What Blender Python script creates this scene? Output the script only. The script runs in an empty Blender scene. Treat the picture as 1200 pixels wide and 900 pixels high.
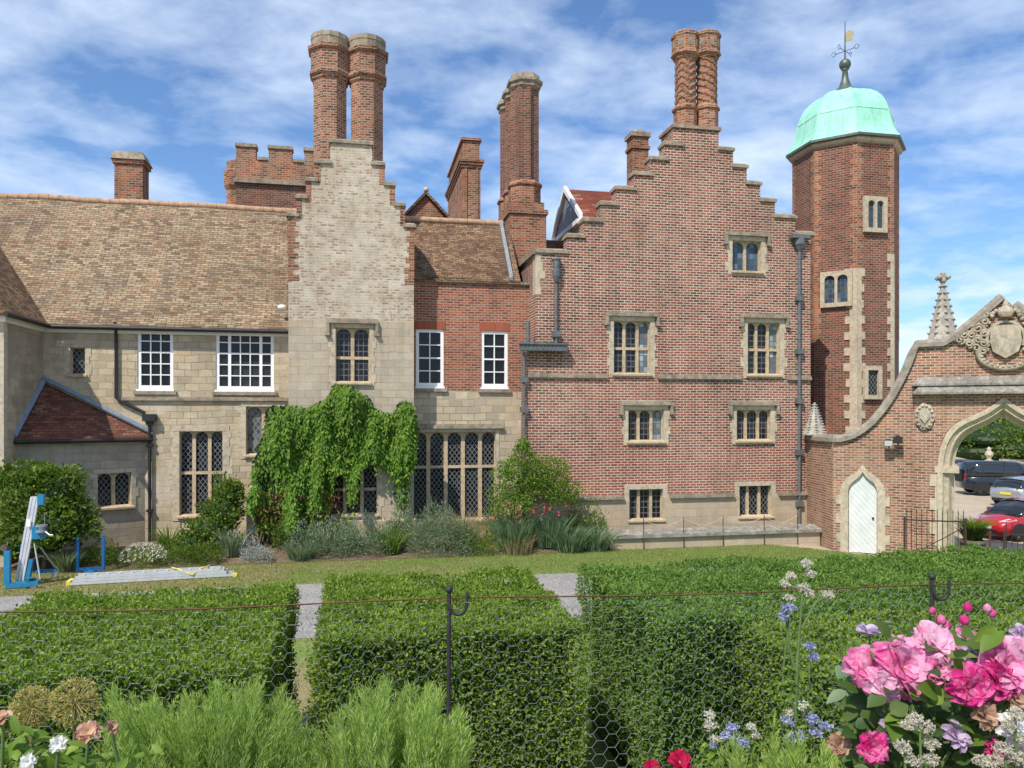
import bpy, math, random
import numpy as np
from mathutils import Vector, Matrix, noise as mnoise
from mathutils.geometry import tessellate_polygon
random.seed(7); RNG = np.random.default_rng(11)
R = math.radians
sc = bpy.context.scene
col = sc.collection
# ------------------------------------------------------------------ camera, sky, sun
TH = R(11.3); CT, ST = math.cos(TH), math.sin(TH)
F, HZ, H = 900.0, 485.0, 4.3
cam = bpy.data.cameras.new('camera'); camo = bpy.data.objects.new('camera', cam); col.objects.link(camo)
cam.lens = 27.0; cam.sensor_width = 36.0; cam.shift_y = 35.0/1200
cam.clip_start = 0.05; cam.clip_end = 3000
camo.location = (0, 0, H); camo.rotation_euler = (R(90), 0, -TH)
sc.camera = camo
SUN_EL, SUN_AZ = R(51), R(42)      # azimuth: to the left of straight behind the camera
world = bpy.data.worlds.new('World'); sc.world = world; world.use_nodes = True
def setup_world():
    nt = world.node_tree; nt.nodes.clear(); N = nt.nodes.new; L = nt.links.new
    sky = N('ShaderNodeTexSky'); sky.sky_type = 'NISHITA'; sky.sun_disc = False
    sky.sun_elevation = SUN_EL; sky.sun_rotation = R(180)+SUN_AZ
    sky.air_density = 1.0; sky.dust_density = 0.6; sky.ozone_density = 2.2
    tc = N('ShaderNodeTexCoord'); sep = N('ShaderNodeSeparateXYZ'); L(tc.outputs['Generated'], sep.inputs[0])
    def m(op, a, b=None):
        n = N('ShaderNodeMath'); n.operation = op
        for i, v in enumerate((a, b)):
            if v is None: continue
            if isinstance(v, (int, float)): n.inputs[i].default_value = v
            else: L(v, n.inputs[i])
        return n.outputs[0]
    zz = m('ADD', m('MAXIMUM', sep.outputs[2], 0.0), 0.16)
    cx, cy = m('DIVIDE', sep.outputs[0], zz), m('DIVIDE', sep.outputs[1], zz)
    cmb = N('ShaderNodeCombineXYZ'); L(cx, cmb.inputs[0]); L(cy, cmb.inputs[1])
    mp = N('ShaderNodeMapping'); mp.inputs['Location'].default_value = (1.3, 4.1, 0); mp.inputs['Rotation'].default_value = (0, 0, R(28)); mp.inputs['Scale'].default_value = (1.1, 1.25, 1)
    L(cmb.outputs[0], mp.inputs[0])
    n1 = N('ShaderNodeTexNoise'); n1.inputs['Scale'].default_value = 3.4; n1.inputs['Detail'].default_value = 10; n1.inputs['Roughness'].default_value = 0.58; n1.inputs['Distortion'].default_value = 0.15
    L(mp.outputs[0], n1.inputs[0])
    n0 = N('ShaderNodeTexNoise'); n0.inputs['Scale'].default_value = 0.85; n0.inputs['Detail'].default_value = 5; n0.inputs['Roughness'].default_value = 0.5; n0.inputs['Distortion'].default_value = 0.4
    L(mp.outputs[0], n0.inputs[0])
    cr = N('ShaderNodeValToRGB'); cr.color_ramp.elements[0].position = 0.425; cr.color_ramp.elements[0].color = (0, 0, 0, 1)
    cr.color_ramp.elements[1].position = 0.66; cr.color_ramp.elements[1].color = (0.85, 0.85, 0.85, 1)
    L(m('ADD', m('MULTIPLY', n1.outputs[0], 0.52), m('MULTIPLY', n0.outputs[0], 0.50)), cr.inputs[0])
    # low puffy clouds near the horizon
    mp2 = N('ShaderNodeMapping'); mp2.inputs['Scale'].default_value = (5, 5, 13); mp2.inputs['Location'].default_value = (2.0, 0.6, 0.2); L(tc.outputs['Generated'], mp2.inputs[0])
    n2 = N('ShaderNodeTexNoise'); n2.inputs['Scale'].default_value = 1.0; n2.inputs['Detail'].default_value = 7; n2.inputs['Roughness'].default_value = .5; L(mp2.outputs[0], n2.inputs[0])
    cr2 = N('ShaderNodeValToRGB'); cr2.color_ramp.elements[0].position = 0.50; cr2.color_ramp.elements[0].color = (0, 0, 0, 1)
    cr2.color_ramp.elements[1].position = 0.57; cr2.color_ramp.elements[1].color = (1, 1, 1, 1); L(n2.outputs[0], cr2.inputs[0])
    low = N('ShaderNodeMapRange'); low.inputs['From Min'].default_value = 0.24; low.inputs['From Max'].default_value = 0.12; L(sep.outputs[2], low.inputs[0])
    puff = m('MULTIPLY', cr2.outputs[0], low.outputs[0])
    fac = m('MAXIMUM', cr.outputs[0], puff)
    tint = N('ShaderNodeMixRGB'); tint.blend_type = 'MULTIPLY'; tint.inputs[0].default_value = 1.0; L(sky.outputs[0], tint.inputs[1]); tint.inputs[2].default_value = (0.80, 1.0, 1.22, 1)
    mix = N('ShaderNodeMixRGB'); L(fac, mix.inputs[0]); L(tint.outputs[0], mix.inputs[1]); mix.inputs[2].default_value = (6.0, 7.0, 8.4, 1)
    bg = N('ShaderNodeBackground'); bg.inputs[1].default_value = 0.13; L(mix.outputs[0], bg.inputs[0])
    out = N('ShaderNodeOutputWorld'); L(bg.outputs[0], out.inputs[0])
setup_world()
sd = bpy.data.lights.new('sun', 'SUN'); sd.energy = 4.6; sd.angle = R(0.5); sd.color = (1.0, 0.93, 0.83)
suno = bpy.data.objects.new('sun', sd); col.objects.link(suno)
SV = Vector((-math.sin(SUN_AZ)*math.cos(SUN_EL), -math.cos(SUN_AZ)*math.cos(SUN_EL), math.sin(SUN_EL)))
suno.rotation_euler = (-SV).to_track_quat('-Z', 'Y').to_euler(); suno.location = (0, 0, 60)
vs = sc.view_settings; vs.view_transform = 'Standard'; vs.look = 'None'; vs.gamma = 1; vs.exposure = 0.15; vs.use_curve_mapping = False
# ------------------------------------------------------------------ coordinates
def cam2w(lat, dep): return (lat*CT+dep*ST, dep*CT-lat*ST)
def W(px, py, t):
    x, y = cam2w((px-600)/F*t, t); return Vector((x, y, H-(py-HZ)/F*t))
def XP(px, Y):
    u = (px-600)/F; t = Y/(CT-u*ST); return t*(ST+u*CT)
def TP(px, Y): return Y/(CT-(px-600)/F*ST)
def ZP(px, py, Y): return H-(py-HZ)/F*TP(px, Y)
class Fr:
    """a vertical wall plane: origin o, tangent t (to the right), n out of the wall"""
    def __init__(s, o, t):
        s.o = Vector((o[0], o[1])); s.t = Vector((t[0], t[1])).normalized(); s.n = Vector((s.t.y, -s.t.x))
    def ray(s, px):
        u = (px-600)/F; d = Vector((ST+u*CT, CT-u*ST))
        det = d.x*(-s.t.y)+s.t.x*d.y
        k = (s.o.x*(-s.t.y)+s.t.x*s.o.y)/det
        p = d*k-s.o
        return p.dot(s.t), k
    def S(s, px): return s.ray(px)[0]
    def Z(s, px, py): return H-(py-HZ)/F*s.ray(px)[1]
    def p(s, a, z, d=0.0):
        q = s.o+s.t*a+s.n*d; return (q.x, q.y, z)
    def off(s, d): return Fr(s.o+s.n*d, s.t)
def FY(Y): return Fr((0, Y), (1, 0))
# ------------------------------------------------------------------ mesh builder
class MB:
    def __init__(s): s.v = []; s.f = []; s.m = []; s.sm = []
    def add(s, vs, fs, m=0, smooth=False):
        b = len(s.v); s.v += [tuple(v) for v in vs]
        for f in fs: s.f.append([b+i for i in f]); s.m.append(m); s.sm.append(smooth)
        return s
    def hexa(s, p, m=0):   # p: 8 points, bottom ring then top ring (ccw from above)
        return s.add(p, [(3, 2, 1, 0), (4, 5, 6, 7), (0, 1, 5, 4), (1, 2, 6, 5), (2, 3, 7, 6), (3, 0, 4, 7)], m)
    def box(s, x0, x1, y0, y1, z0, z1, m=0):
        return s.hexa([(x0, y0, z0), (x1, y0, z0), (x1, y1, z0), (x0, y1, z0), (x0, y0, z1), (x1, y0, z1), (x1, y1, z1), (x0, y1, z1)], m)
    def fbox(s, fr, a0, a1, z0, z1, d0, d1, m=0):   # d1 > d0 outwards
        P = fr.p
        return s.hexa([P(a0, z0, d1), P(a1, z0, d1), P(a1, z0, d0), P(a0, z0, d0), P(a0, z1, d1), P(a1, z1, d1), P(a1, z1, d0), P(a0, z1, d0)], m)
    def slab(s, fr, outer, holes=(), d=0.0, depth=.4, reveal=None, m=0, back=True):
        if reveal is None: reveal = depth
        loops = [list(outer)]+[list(h) for h in holes]
        def area(l): return sum(l[i][0]*l[(i+1) % len(l)][1]-l[(i+1) % len(l)][0]*l[i][1] for i in range(len(l)))
        for i, l in enumerate(loops):
            if (area(l) > 0) != (i == 0): l.reverse()
        flat = [p for l in loops for p in l]
        tris = tessellate_polygon([[Vector((a, b, 0)) for a, b in l] for l in loops])
        def orient(t):
            a, b, c = (flat[i] for i in t)
            return t if (b[0]-a[0])*(c[1]-a[1])-(c[0]-a[0])*(b[1]-a[1]) > 0 else (t[0], t[2], t[1])
        tris = [orient(t) for t in tris]
        s.add([fr.p(a, z, d) for a, z in flat], tris, m)
        if back: s.add([fr.p(a, z, d-depth) for a, z in flat], [t[::-1] for t in tris], m)
        for i, l in enumerate(loops):
            dd = depth if (i == 0 or back) else reveal
            n = len(l); vs = [fr.p(a, z, d) for a, z in l]+[fr.p(a, z, d-dd) for a, z in l]
            s.add(vs, [(j, j+n, (j+1) % n+n, (j+1) % n) for j in range(n)], m)
        return s
    def tube(s, pts, r, n=8, m=0, smooth=True, cap=True):
        pts = [Vector(p) for p in pts]; rr = r if isinstance(r, (list, tuple)) else [r]*len(pts)
        vs = []; up = None
        for i, p in enumerate(pts):
            a = pts[max(i-1, 0)]; b = pts[min(i+1, len(pts)-1)]; d = (b-a).normalized()
            if up is None: up = Vector((0, 0, 1)) if abs(d.z) < .9 else Vector((1, 0, 0))
            x = d.cross(up).normalized(); y = x.cross(d).normalized(); up = y
            for k in range(n):
                q = 2*math.pi*k/n; vs.append(p+(x*math.cos(q)+y*math.sin(q))*rr[i])
        fs = [(i*n+k, i*n+(k+1) % n, (i+1)*n+(k+1) % n, (i+1)*n+k) for i in range(len(pts)-1) for k in range(n)]
        s.add(vs, fs, m, smooth)
        if cap: s.add(vs[:n], [tuple(range(n))[::-1]], m); s.add(vs[-n:], [tuple(range(n))], m)
        return s
    def lathe(s, c, prof, n=8, rot=0.0, m=0, smooth=False, sx=1, sy=1):
        vs = []
        for r, z in prof:
            for k in range(n):
                q = 2*math.pi*(k+.5)/n+rot; vs.append((c[0]+r*sx*math.cos(q), c[1]+r*sy*math.sin(q), z))
        fs = [(i*n+k, i*n+(k+1) % n, (i+1)*n+(k+1) % n, (i+1)*n+k) for i in range(len(prof)-1) for k in range(n)]
        s.add(vs, fs, m, smooth)
        s.add(vs[:n], [tuple(range(n))[::-1]], m); s.add(vs[-n:], [tuple(range(n))], m)
        return s
    def blob(s, c, r, m=0, nu=10, nv=7, smooth=True):
        vs = []; r = (r, r, r) if isinstance(r, (int, float)) else r
        for j in range(nv+1):
            a = math.pi*j/nv
            for i in range(nu):
                b = 2*math.pi*i/nu; vs.append((c[0]+r[0]*math.sin(a)*math.cos(b), c[1]+r[1]*math.sin(a)*math.sin(b), c[2]-r[2]*math.cos(a)))
        fs = [(j*nu+i, j*nu+(i+1) % nu, (j+1)*nu+(i+1) % nu, (j+1)*nu+i) for j in range(nv) for i in range(nu)]
        return s.add(vs, fs, m, smooth)
    def build(s, name, mats, parent=None, local=False):
        return mesh_obj(name, np.array(s.v, float).reshape(-1, 3), s.f, mats, parent, s.m, s.sm, local)
def root_of(o):
    while o.parent: o = o.parent
    return o
def mesh_obj(name, v, faces, mats, parent=None, mi=None, sm=None, local=False, uv=True, origin=None):
    mats = mats if isinstance(mats, (list, tuple)) else [mats]
    if local: off = np.zeros(3)
    elif parent is not None: off = np.array(root_of(parent).location)
    elif origin is not None: off = np.array(origin)
    else: off = np.array([v[:, 0].mean(), v[:, 1].mean(), v[:, 2].min()])
    me = bpy.data.meshes.new(name)
    me.from_pydata((v-off).tolist(), [], [list(f) for f in faces] if not isinstance(faces, np.ndarray) else faces.tolist())
    for m in mats: me.materials.append(M[m] if isinstance(m, str) else m)
    if mi is not None and len(mats) > 1: me.polygons.foreach_set('material_index', np.array(mi, dtype=np.int32))
    if sm is not None: me.polygons.foreach_set('use_smooth', np.array(sm, dtype=bool))
    me.update()
    if uv:
        nl = len(me.loops); uvl = me.uv_layers.new(name='UVMap')
        li = np.empty(nl, np.int32); me.loops.foreach_get('vertex_index', li)
        npoly = len(me.polygons); nrm = np.empty(npoly*3); me.polygons.foreach_get('normal', nrm); nrm = nrm.reshape(-1, 3)
        tot = np.empty(npoly, np.int32); me.polygons.foreach_get('loop_total', tot)
        nn = np.repeat(nrm, tot, axis=0); P = v[li]
        t = np.stack([-nn[:, 1], nn[:, 0], np.zeros(nl)], 1); ln = np.linalg.norm(t, axis=1)
        fl = ln < .15; t[fl] = (1, 0, 0); t /= np.linalg.norm(t, axis=1)[:, None]
        b = np.cross(nn, t)
        uvs = np.stack([(P*t).sum(1), (P*b).sum(1)], 1)
        uvl.data.foreach_set('uv', uvs.astype(np.float32).ravel())
    o = bpy.data.objects.new(name, me); col.objects.link(o)
    if parent is not None: o.parent = parent
    else: o.location = off
    return o
def tag(o, label=None, cat=None, group=None, kind=None):
    if label: o['label'] = label
    if cat: o['category'] = cat
    if group: o['group'] = group
    if kind: o['kind'] = kind
    return o
def thing(name, label, cat, loc, rz=0, group=None):
    o = bpy.data.objects.new(name, None); col.objects.link(o); o.location = loc; o.rotation_euler = (0, 0, rz); o.empty_display_size = .2
    return tag(o, label, cat, group)
def plabel(o, l): o['label'] = l; return o
# ------------------------------------------------------------------ materials
M = {}
class NT:
    def __init__(s, name):
        s.mat = bpy.data.materials.new(name); s.mat.use_nodes = True; s.nt = s.mat.node_tree; s.nt.nodes.clear()
        s.out = s.n('ShaderNodeOutputMaterial'); M[name] = s.mat
    def n(s, t, **kw):
        x = s.nt.nodes.new(t)
        for k, v in kw.items():
            if k in x.inputs.keys() or isinstance(k, int): s.set(x.inputs[k], v)
            else: setattr(x, k, v)
        return x
    def set(s, i, v):
        if isinstance(v, bpy.types.NodeSocket): s.nt.links.new(v, i)
        elif isinstance(v, (tuple, list)) and len(v) == 3 and i.type == 'RGBA': i.default_value = (*v, 1)
        else: i.default_value = v
    def l(s, a, b): s.nt.links.new(a, b)
    def uv(s): return s.n('ShaderNodeUVMap').outputs[0]
    def obj(s): return s.n('ShaderNodeTexCoord').outputs['Object']
    def pos(s): return s.n('ShaderNodeNewGeometry').outputs['Position']
    def noise(s, vec, scale, detail=4, rough=.55, dist=0):
        x = s.n('ShaderNodeTexNoise'); s.l(vec, x.inputs[0]); x.inputs['Scale'].default_value = scale; x.inputs['Detail'].default_value = detail; x.inputs['Roughness'].default_value = rough; x.inputs['Distortion'].default_value = dist
        return x.outputs[0]
    def ramp(s, fac, stops, interp='LINEAR'):
        x = s.n('ShaderNodeValToRGB'); s.l(fac, x.inputs[0]); e = x.color_ramp.elements; x.color_ramp.interpolation = interp
        while len(e) > 1: e.remove(e[0])
        e[0].position = stops[0][0]; e[0].color = s.c4(stops[0][1])
        for p, c in stops[1:]:
            q = e.new(p); q.color = s.c4(c)
        return x.outputs[0]
    def c4(s, c): return (c, c, c, 1) if isinstance(c, (int, float)) else (*c, 1)
    def mix(s, fac, a, b, mode='MIX'):
        x = s.n('ShaderNodeMixRGB', blend_type=mode)
        for i, v in enumerate((fac, a, b)):
            if isinstance(v, bpy.types.NodeSocket): s.l(v, x.inputs[i])
            elif i == 0: x.inputs[0].default_value = v
            else: x.inputs[i].default_value = s.c4(v)
        return x.outputs[0]
    def m(s, op, a, b=0.0):
        x = s.n('ShaderNodeMath', operation=op)
        for i, v in enumerate((a, b)):
            if isinstance(v, bpy.types.NodeSocket): s.l(v, x.inputs[i])
            else: x.inputs[i].default_value = v
        return x.outputs[0]
    def bump(s, h, strength=.4, dist=.02, normal=None):
        x = s.n('ShaderNodeBump'); s.l(h, x.inputs['Height']); x.inputs['Strength'].default_value = strength; x.inputs['Distance'].default_value = dist
        if normal: s.l(normal, x.inputs['Normal'])
        return x.outputs[0]
    def pbr(s, colr, rough=.85, metal=0, normal=None, spec=.3, coat=0, emis=None):
        b = s.n('ShaderNodeBsdfPrincipled')
        s.set(b.inputs['Base Color'], colr if not isinstance(colr, (int, float)) else (colr,)*3)
        s.set(b.inputs['Roughness'], rough); s.set(b.inputs['Metallic'], metal); b.inputs['Specular IOR Level'].default_value = spec
        if coat: b.inputs['Coat Weight'].default_value = coat; b.inputs['Coat Roughness'].default_value = .04
        if normal: s.l(normal, b.inputs['Normal'])
        s.l(b.outputs[0], s.out.inputs[0]); return b
    def brick(s, vec, w, h, mortar, smooth=.15, offset=.5, seed=0):
        x = s.n('ShaderNodeTexBrick'); s.l(vec, x.inputs['Vector']); x.offset = offset; x.offset_frequency = 2
        x.inputs['Color1'].default_value = (0, 0, 0, 1); x.inputs['Color2'].default_value = (1, 1, 1, 1); x.inputs['Mortar'].default_value = (.5, .5, .5, 1)
        x.inputs['Scale'].default_value = 1; x.inputs['Mortar Size'].default_value = mortar; x.inputs['Mortar Smooth'].default_value = smooth; x.inputs['Brick Width'].default_value = w; x.inputs['Row Height'].default_value = h
        return x.outputs['Color'], x.outputs['Fac']
    def warp(s, vec, scale, amt):
        x = s.n('ShaderNodeTexNoise'); s.l(vec, x.inputs[0]); x.inputs['Scale'].default_value = scale; x.inputs['Detail'].default_value = 2
        a = s.n('ShaderNodeVectorMath', operation='SUBTRACT'); s.l(x.outputs['Color'], a.inputs[0]); a.inputs[1].default_value = (.5, .5, .5)
        b = s.n('ShaderNodeVectorMath', operation='SCALE'); s.l(a.outputs[0], b.inputs[0]); b.inputs['Scale'].default_value = amt
        c = s.n('ShaderNodeVectorMath', operation='ADD'); s.l(vec, c.inputs[0]); s.l(b.outputs[0], c.inputs[1])
        return c.outputs[0]
def stain(t, c, amt=.35, s1=.5, s2=3.0, dark=(.35, .32, .3)):
    u = t.pos()
    f1 = t.ramp(t.noise(u, s1, 6, .62), [(.4, 0.0), (.72, 1.0)]); f2 = t.ramp(t.noise(u, s2, 5, .6), [(.35, 0.0), (.8, 1.0)])
    mp = t.n('ShaderNodeMapping'); t.l(u, mp.inputs[0]); mp.inputs['Scale'].default_value = (2.6, 2.6, .22)
    f3 = t.ramp(t.noise(mp.outputs[0], 1.0, 6, .65), [(.5, 0.0), (.72, 1.0)]); c = t.mix(t.m('MULTIPLY', f3, amt*.9), c, dark, 'MULTIPLY')
    c = t.mix(t.m('MULTIPLY', f1, amt), c, dark, 'MULTIPLY'); return t.mix(t.m('MULTIPLY', f2, amt*.7), c, dark, 'MULTIPLY')
def brick_mat(name, ramp, mortar=(.5, .45, .37), w=.235, h=.088, ms=.013, amt=.3, pale=None, pale_amt=0, low=None):
    t = NT(name); uv = t.warp(t.warp(t.uv(), .9, .05), 6.0, .018)
    cv, fac = t.brick(uv, w, h, ms)
    n = len(ramp); c = t.ramp(cv, [(i/(n-1) if n > 1 else 0, r) for i, r in enumerate(ramp)])
    c = t.mix(t.ramp(t.noise(t.uv(), 22, 3), [(.3, 0.0), (.75, .5)]), c, (.24, .12, .08))
    if low:     # redder, newer bricks in the lower storeys and in patches
        sp_ = t.n('ShaderNodeSeparateXYZ'); t.l(t.pos(), sp_.inputs[0]); zz_ = t.n('ShaderNodeMapRange'); t.l(sp_.outputs[2], zz_.inputs[0]); zz_.inputs['From Min'].default_value = 8.5; zz_.inputs['From Max'].default_value = 1.5; zz_.inputs['To Min'].default_value = -.14; zz_.inputs['To Max'].default_value = .14
        c = t.mix(t.ramp(t.m('ADD', t.noise(t.pos(), .55, 5, .6), zz_.outputs[0]), [(.42, 0.0), (.62, .55)]), c, low)
    mc = t.mix(t.noise(t.pos(), 1.6, 4), mortar, tuple(x*.72 for x in mortar))
    c = t.mix(fac, c, mc)
    if pale:
        pf = t.ramp(t.noise(t.pos(), .42, 7, .66), [(.45, 0.0), (.7, 1.0)]); c = t.mix(t.m('MULTIPLY', pf, pale_amt), c, pale)
    c = stain(t, c, amt)
    hgt = t.m('ADD', t.m('MULTIPLY', fac, -1.0), t.m('MULTIPLY', t.noise(t.uv(), 40, 3), .5))
    t.pbr(c, .9, normal=t.bump(hgt, .55, .015), spec=.2); return t
brick_mat('brick_red', [(.05, .024, .02), (.17, .048, .033), (.27, .072, .044), (.34, .10, .06), (.38, .145, .09), (.09, .035, .028)], mortar=(.71, .61, .49), ms=.0135, pale=(.40, .28, .19), pale_amt=.26, amt=.42, low=(.36, .085, .055))
brick_mat('brick_range', [(.14, .048, .035), (.30, .085, .045), (.38, .11, .058), (.43, .15, .08)], mortar=(.48, .37, .28), ms=.012, amt=.25, w=.23, h=.083)
brick_mat('brick_turret', [(.07, .035, .03), (.17, .055, .036), (.23, .07, .042), (.29, .095, .055)], mortar=(.40, .31, .23), ms=.012, amt=.4)
brick_mat('brick_dark', [(.08, .038, .03), (.16, .06, .04), (.22, .08, .052), (.27, .11, .07)], mortar=(.33, .26, .2), ms=.012, amt=.4)
brick_mat('brick_orange', [(.09, .04, .03), (.33, .10, .045), (.44, .155, .07), (.50, .21, .10), (.19, .07, .045)], mortar=(.48, .38, .28), ms=.013, amt=.5)
brick_mat('brick_chimney', [(.07, .04, .03), (.23, .08, .048), (.38, .14, .075), (.46, .20, .115)], mortar=(.48, .38, .28), ms=.014, amt=.5, w=.2, h=.082)
brick_mat('brick_wall', [(.12, .055, .04), (.26, .10, .062), (.40, .16, .085), (.48, .22, .12), (.38, .16, .09), (.13, .06, .045)], mortar=(.60, .50, .38), ms=.014, amt=.35, pale=(.46, .34, .24), pale_amt=.4, h=.082)
brick_mat('brick_arch', [(.33, .085, .045), (.42, .12, .06)], mortar=(.36, .12, .07), w=.07, h=.5, ms=.006, amt=.1)
def stone_mat(name, base, var=.25, w=.55, h=.27, ms=.012, joint=.6, amt=.3, warp=.06, extra=None, rough=.92):
    t = NT(name); uv = t.warp(t.warp(t.uv(), .8, warp), 3.5, .03)
    cv, fac = t.brick(uv, w, h, ms, .3)
    hi = tuple(min(1, x*(1+var)) for x in base); lo = tuple(x*(1-var) for x in base)
    c = t.ramp(cv, [(0, lo), (.35, base), (.65, tuple(x*y for x, y in zip(base, (1.04, .97, .88)))), (1, hi)])
    n = t.noise(t.pos(), 5.0, 8, .7); c = t.mix(t.ramp(n, [(.3, 0.0), (.75, .8)]), c, tuple(x*.78 for x in base))
    fj = t.m('MULTIPLY', fac, t.ramp(t.noise(t.pos(), .9, 5), [(.35, .1), (.6, 1.0)]))
    c = t.mix(t.m('MULTIPLY', fj, joint), c, tuple(x*.45 for x in base))
    if extra: c = t.mix(t.ramp(t.noise(t.pos(), .7, 6, .6, .6), [(.52, 0.0), (.66, .8)]), c, extra)
    c = stain(t, c, amt, .45, 2.2, (.5, .46, .42))
    hgt = t.m('ADD', t.m('MULTIPLY', fac, -.8), t.noise(t.pos(), 18, 6, .7))
    t.pbr(c, rough, normal=t.bump(hgt, .5, .025), spec=.15); return t
stone_mat('stone_rubble', (.58, .49, .35), .26, .42, .22, .013, .7, .42, .2, extra=(.64, .55, .43))
stone_mat('stone_ashlar', (.52, .455, .35), .15, .46, .24, .010, .55, .35, .12)
stone_mat('stone_block', (.52, .445, .325), .28, .42, .24, .014, .8, .25, .1)
stone_mat('stone_render', (.49, .425, .325), .22, .5, .24, .010, .5, .45, .2, extra=(.34, .29, .22))
stone_mat('stone_plinth', (.53, .435, .31), .2, .75, .27, .008, .4, .25, .04, extra=(.48, .38, .30))
def plain_stone(name, base, amt=.3, sc_=9, lich=None, b=.4):
    t = NT(name); n = t.noise(t.pos(), sc_, 8, .68)
    c = t.ramp(n, [(.28, tuple(x*.6 for x in base)), (.5, base), (.75, tuple(min(1, x*1.25) for x in base))])
    if lich: c = t.mix(t.ramp(t.noise(t.pos(), 4.5, 6, .7), [(.48, 0.0), (.6, .9)]), c, lich)
    c = stain(t, c, amt, .8, 5)
    t.pbr(c, .92, normal=t.bump(t.noise(t.pos(), 30, 6, .7), b, .02), spec=.15)
plain_stone('stone_trim', (.54, .46, .335), .25)
plain_stone('stone_window', (.55, .43, .28), .25)
plain_stone('stone_pale', (.56, .50, .38), .25)
plain_stone('stone_cap', (.38, .32, .235), .4, 7, (.24, .21, .165))
plain_stone('stone_ledge', (.27, .25, .21), .4, 14, (.42, .40, .36), .8)
plain_stone('stone_coping', (.36, .32, .255), .35, 8, (.25, .225, .19))
plain_stone('stone_crest', (.50, .43, .32), .35, 12, (.33, .29, .23))
plain_stone('stone_spire', (.46, .43, .36), .3, 8, (.30, .28, .24))
# whitewashed brick gable
t = NT('lime_brick'); uv = t.warp(t.uv(), 1.3, .03); cv, fac = t.brick(uv, .235, .085, .016)
c = t.ramp(cv, [(0, (.18, .09, .07)), (.5, (.33, .17, .12)), (1, (.30, .2, .15))]); c = t.mix(fac, c, (.48, .44, .36))
lime = t.ramp(t.noise(t.pos(), 2.2, 8, .7), [(.3, (.38, .32, .235)), (.5, (.53, .465, .355)), (.75, (.66, .60, .49))])
lime = t.mix(t.ramp(t.noise(t.pos(), .6, 5, .6), [(.5, 0.0), (.7, .45)]), lime, (.46, .35, .26))
n = t.noise(t.warp(t.uv(), 5, .05), 5.5, 9, .78); b2 = t.m('ADD', n, t.m('MULTIPLY', cv, .16))
sep = t.n('ShaderNodeSeparateXYZ'); t.l(t.pos(), sep.inputs[0])
hx = t.m('MULTIPLY', t.m('ABSOLUTE', t.m('ADD', sep.outputs[0], .15)), .03)
f = t.ramp(t.m('ADD', t.m('SUBTRACT', b2, t.m('MULTIPLY', fac, .12)), hx), [(.63, 0.0), (.665, .85)])
c = t.mix(f, lime, c); c = stain(t, c, .2, .5, 4)
t.pbr(c, .93, normal=t.bump(t.m('ADD', t.m('MULTIPLY', fac, -.5), t.noise(t.uv(), 30, 5)), .5, .02), spec=.12)
# roof tiles
def tile_mat(name, ramp, w=.2, h=.105, amt=.35, gap=(.06, .045, .035), patch=None):
    t = NT(name); uv = t.warp(t.uv(), 1.7, .05); cv, fac = t.brick(uv, w, h, .010, .1)
    n = len(ramp); c = t.ramp(t.m('ADD', t.m('MULTIPLY', cv, .72), t.m('MULTIPLY', t.noise(t.uv(), .9, 6, .7), .28)), [(.05+.9*i/(n-1), r) for i, r in enumerate(ramp)])
    if patch: c = t.mix(t.ramp(t.noise(t.uv(), .55, 5, .6), [(.5, 0.0), (.68, .55)]), c, patch)
    c = t.mix(t.m('MULTIPLY', fac, .85), c, gap); c = t.mix(t.ramp(t.noise(t.uv(), 9, 5, .7), [(.4, 0.0), (.8, .6)]), c, tuple(x*.55 for x in ramp[1]))
    c = stain(t, c, amt, .35, 2)
    s_ = t.n('ShaderNodeSeparateXYZ'); t.l(uv, s_.inputs[0]); fr = t.m('FRACT', t.m('DIVIDE', s_.outputs[1], h))
    hgt = t.m('ADD', t.m('SUBTRACT', t.m('MULTIPLY', fr, -1.0), fac), t.m('MULTIPLY', cv, .7))
    t.pbr(c, .9, normal=t.bump(hgt, .6, .03), spec=.15)
tile_mat('tile_buff', [(.10, .07, .05), (.24, .17, .105), (.36, .275, .17), (.48, .39, .25), (.36, .21, .13), (.62, .53, .37)], patch=(.24, .19, .14), w=.26, amt=.45)
tile_mat('tile_brown', [(.09, .05, .035), (.17, .095, .06), (.25, .155, .09), (.34, .24, .14), (.26, .12, .08)], amt=.4, patch=(.12, .07, .05))
tile_mat('tile_red', [(.06, .035, .03), (.19, .07, .045), (.28, .11, .07), (.15, .07, .05), (.42, .27, .17)], w=.22, h=.11)
tile_mat('tile_redpale', [(.14, .04, .03), (.24, .065, .04), (.30, .08, .05), (.20, .06, .04), (.30, .1, .06), (.52, .40, .26)], w=.42, h=.2)
def simple(name, c, rough=.6, metal=0, n=0, ns=8, spec=.4, coat=0, bmp=0):
    t = NT(name); cc = c
    if n: cc = t.ramp(t.noise(t.pos(), ns, 6, .65), [(.3, tuple(x*(1-n) for x in c)), (.7, tuple(min(1, x*(1+n)) for x in c))])
    t.pbr(cc, rough, metal, normal=t.bump(t.noise(t.pos(), ns*3, 4), bmp, .01) if bmp else None, spec=spec, coat=coat)
simple('ridge_clay', (.42, .27, .17), .9, n=.35, ns=4, bmp=.4)
simple('white_paint', (.84, .84, .82), .45, n=.06)
simple('white_door', (.7, .73, .71), .55, n=.05)
simple('black_iron', (.022, .021, .021), .5, n=.4, bmp=.2)
simple('lead', (.22, .24, .26), .55, .3, n=.3, bmp=.2)
simple('lead_blue', (.20, .25, .31), .55, .2, n=.2)
simple('lead_pipe', (.13, .14, .145), .6, .2, n=.35, bmp=.2)
simple('steel', (.42, .44, .46), .4, .7, n=.12)
simple('aluminium', (.62, .64, .66), .5, .35, n=.12, ns=5)
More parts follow.
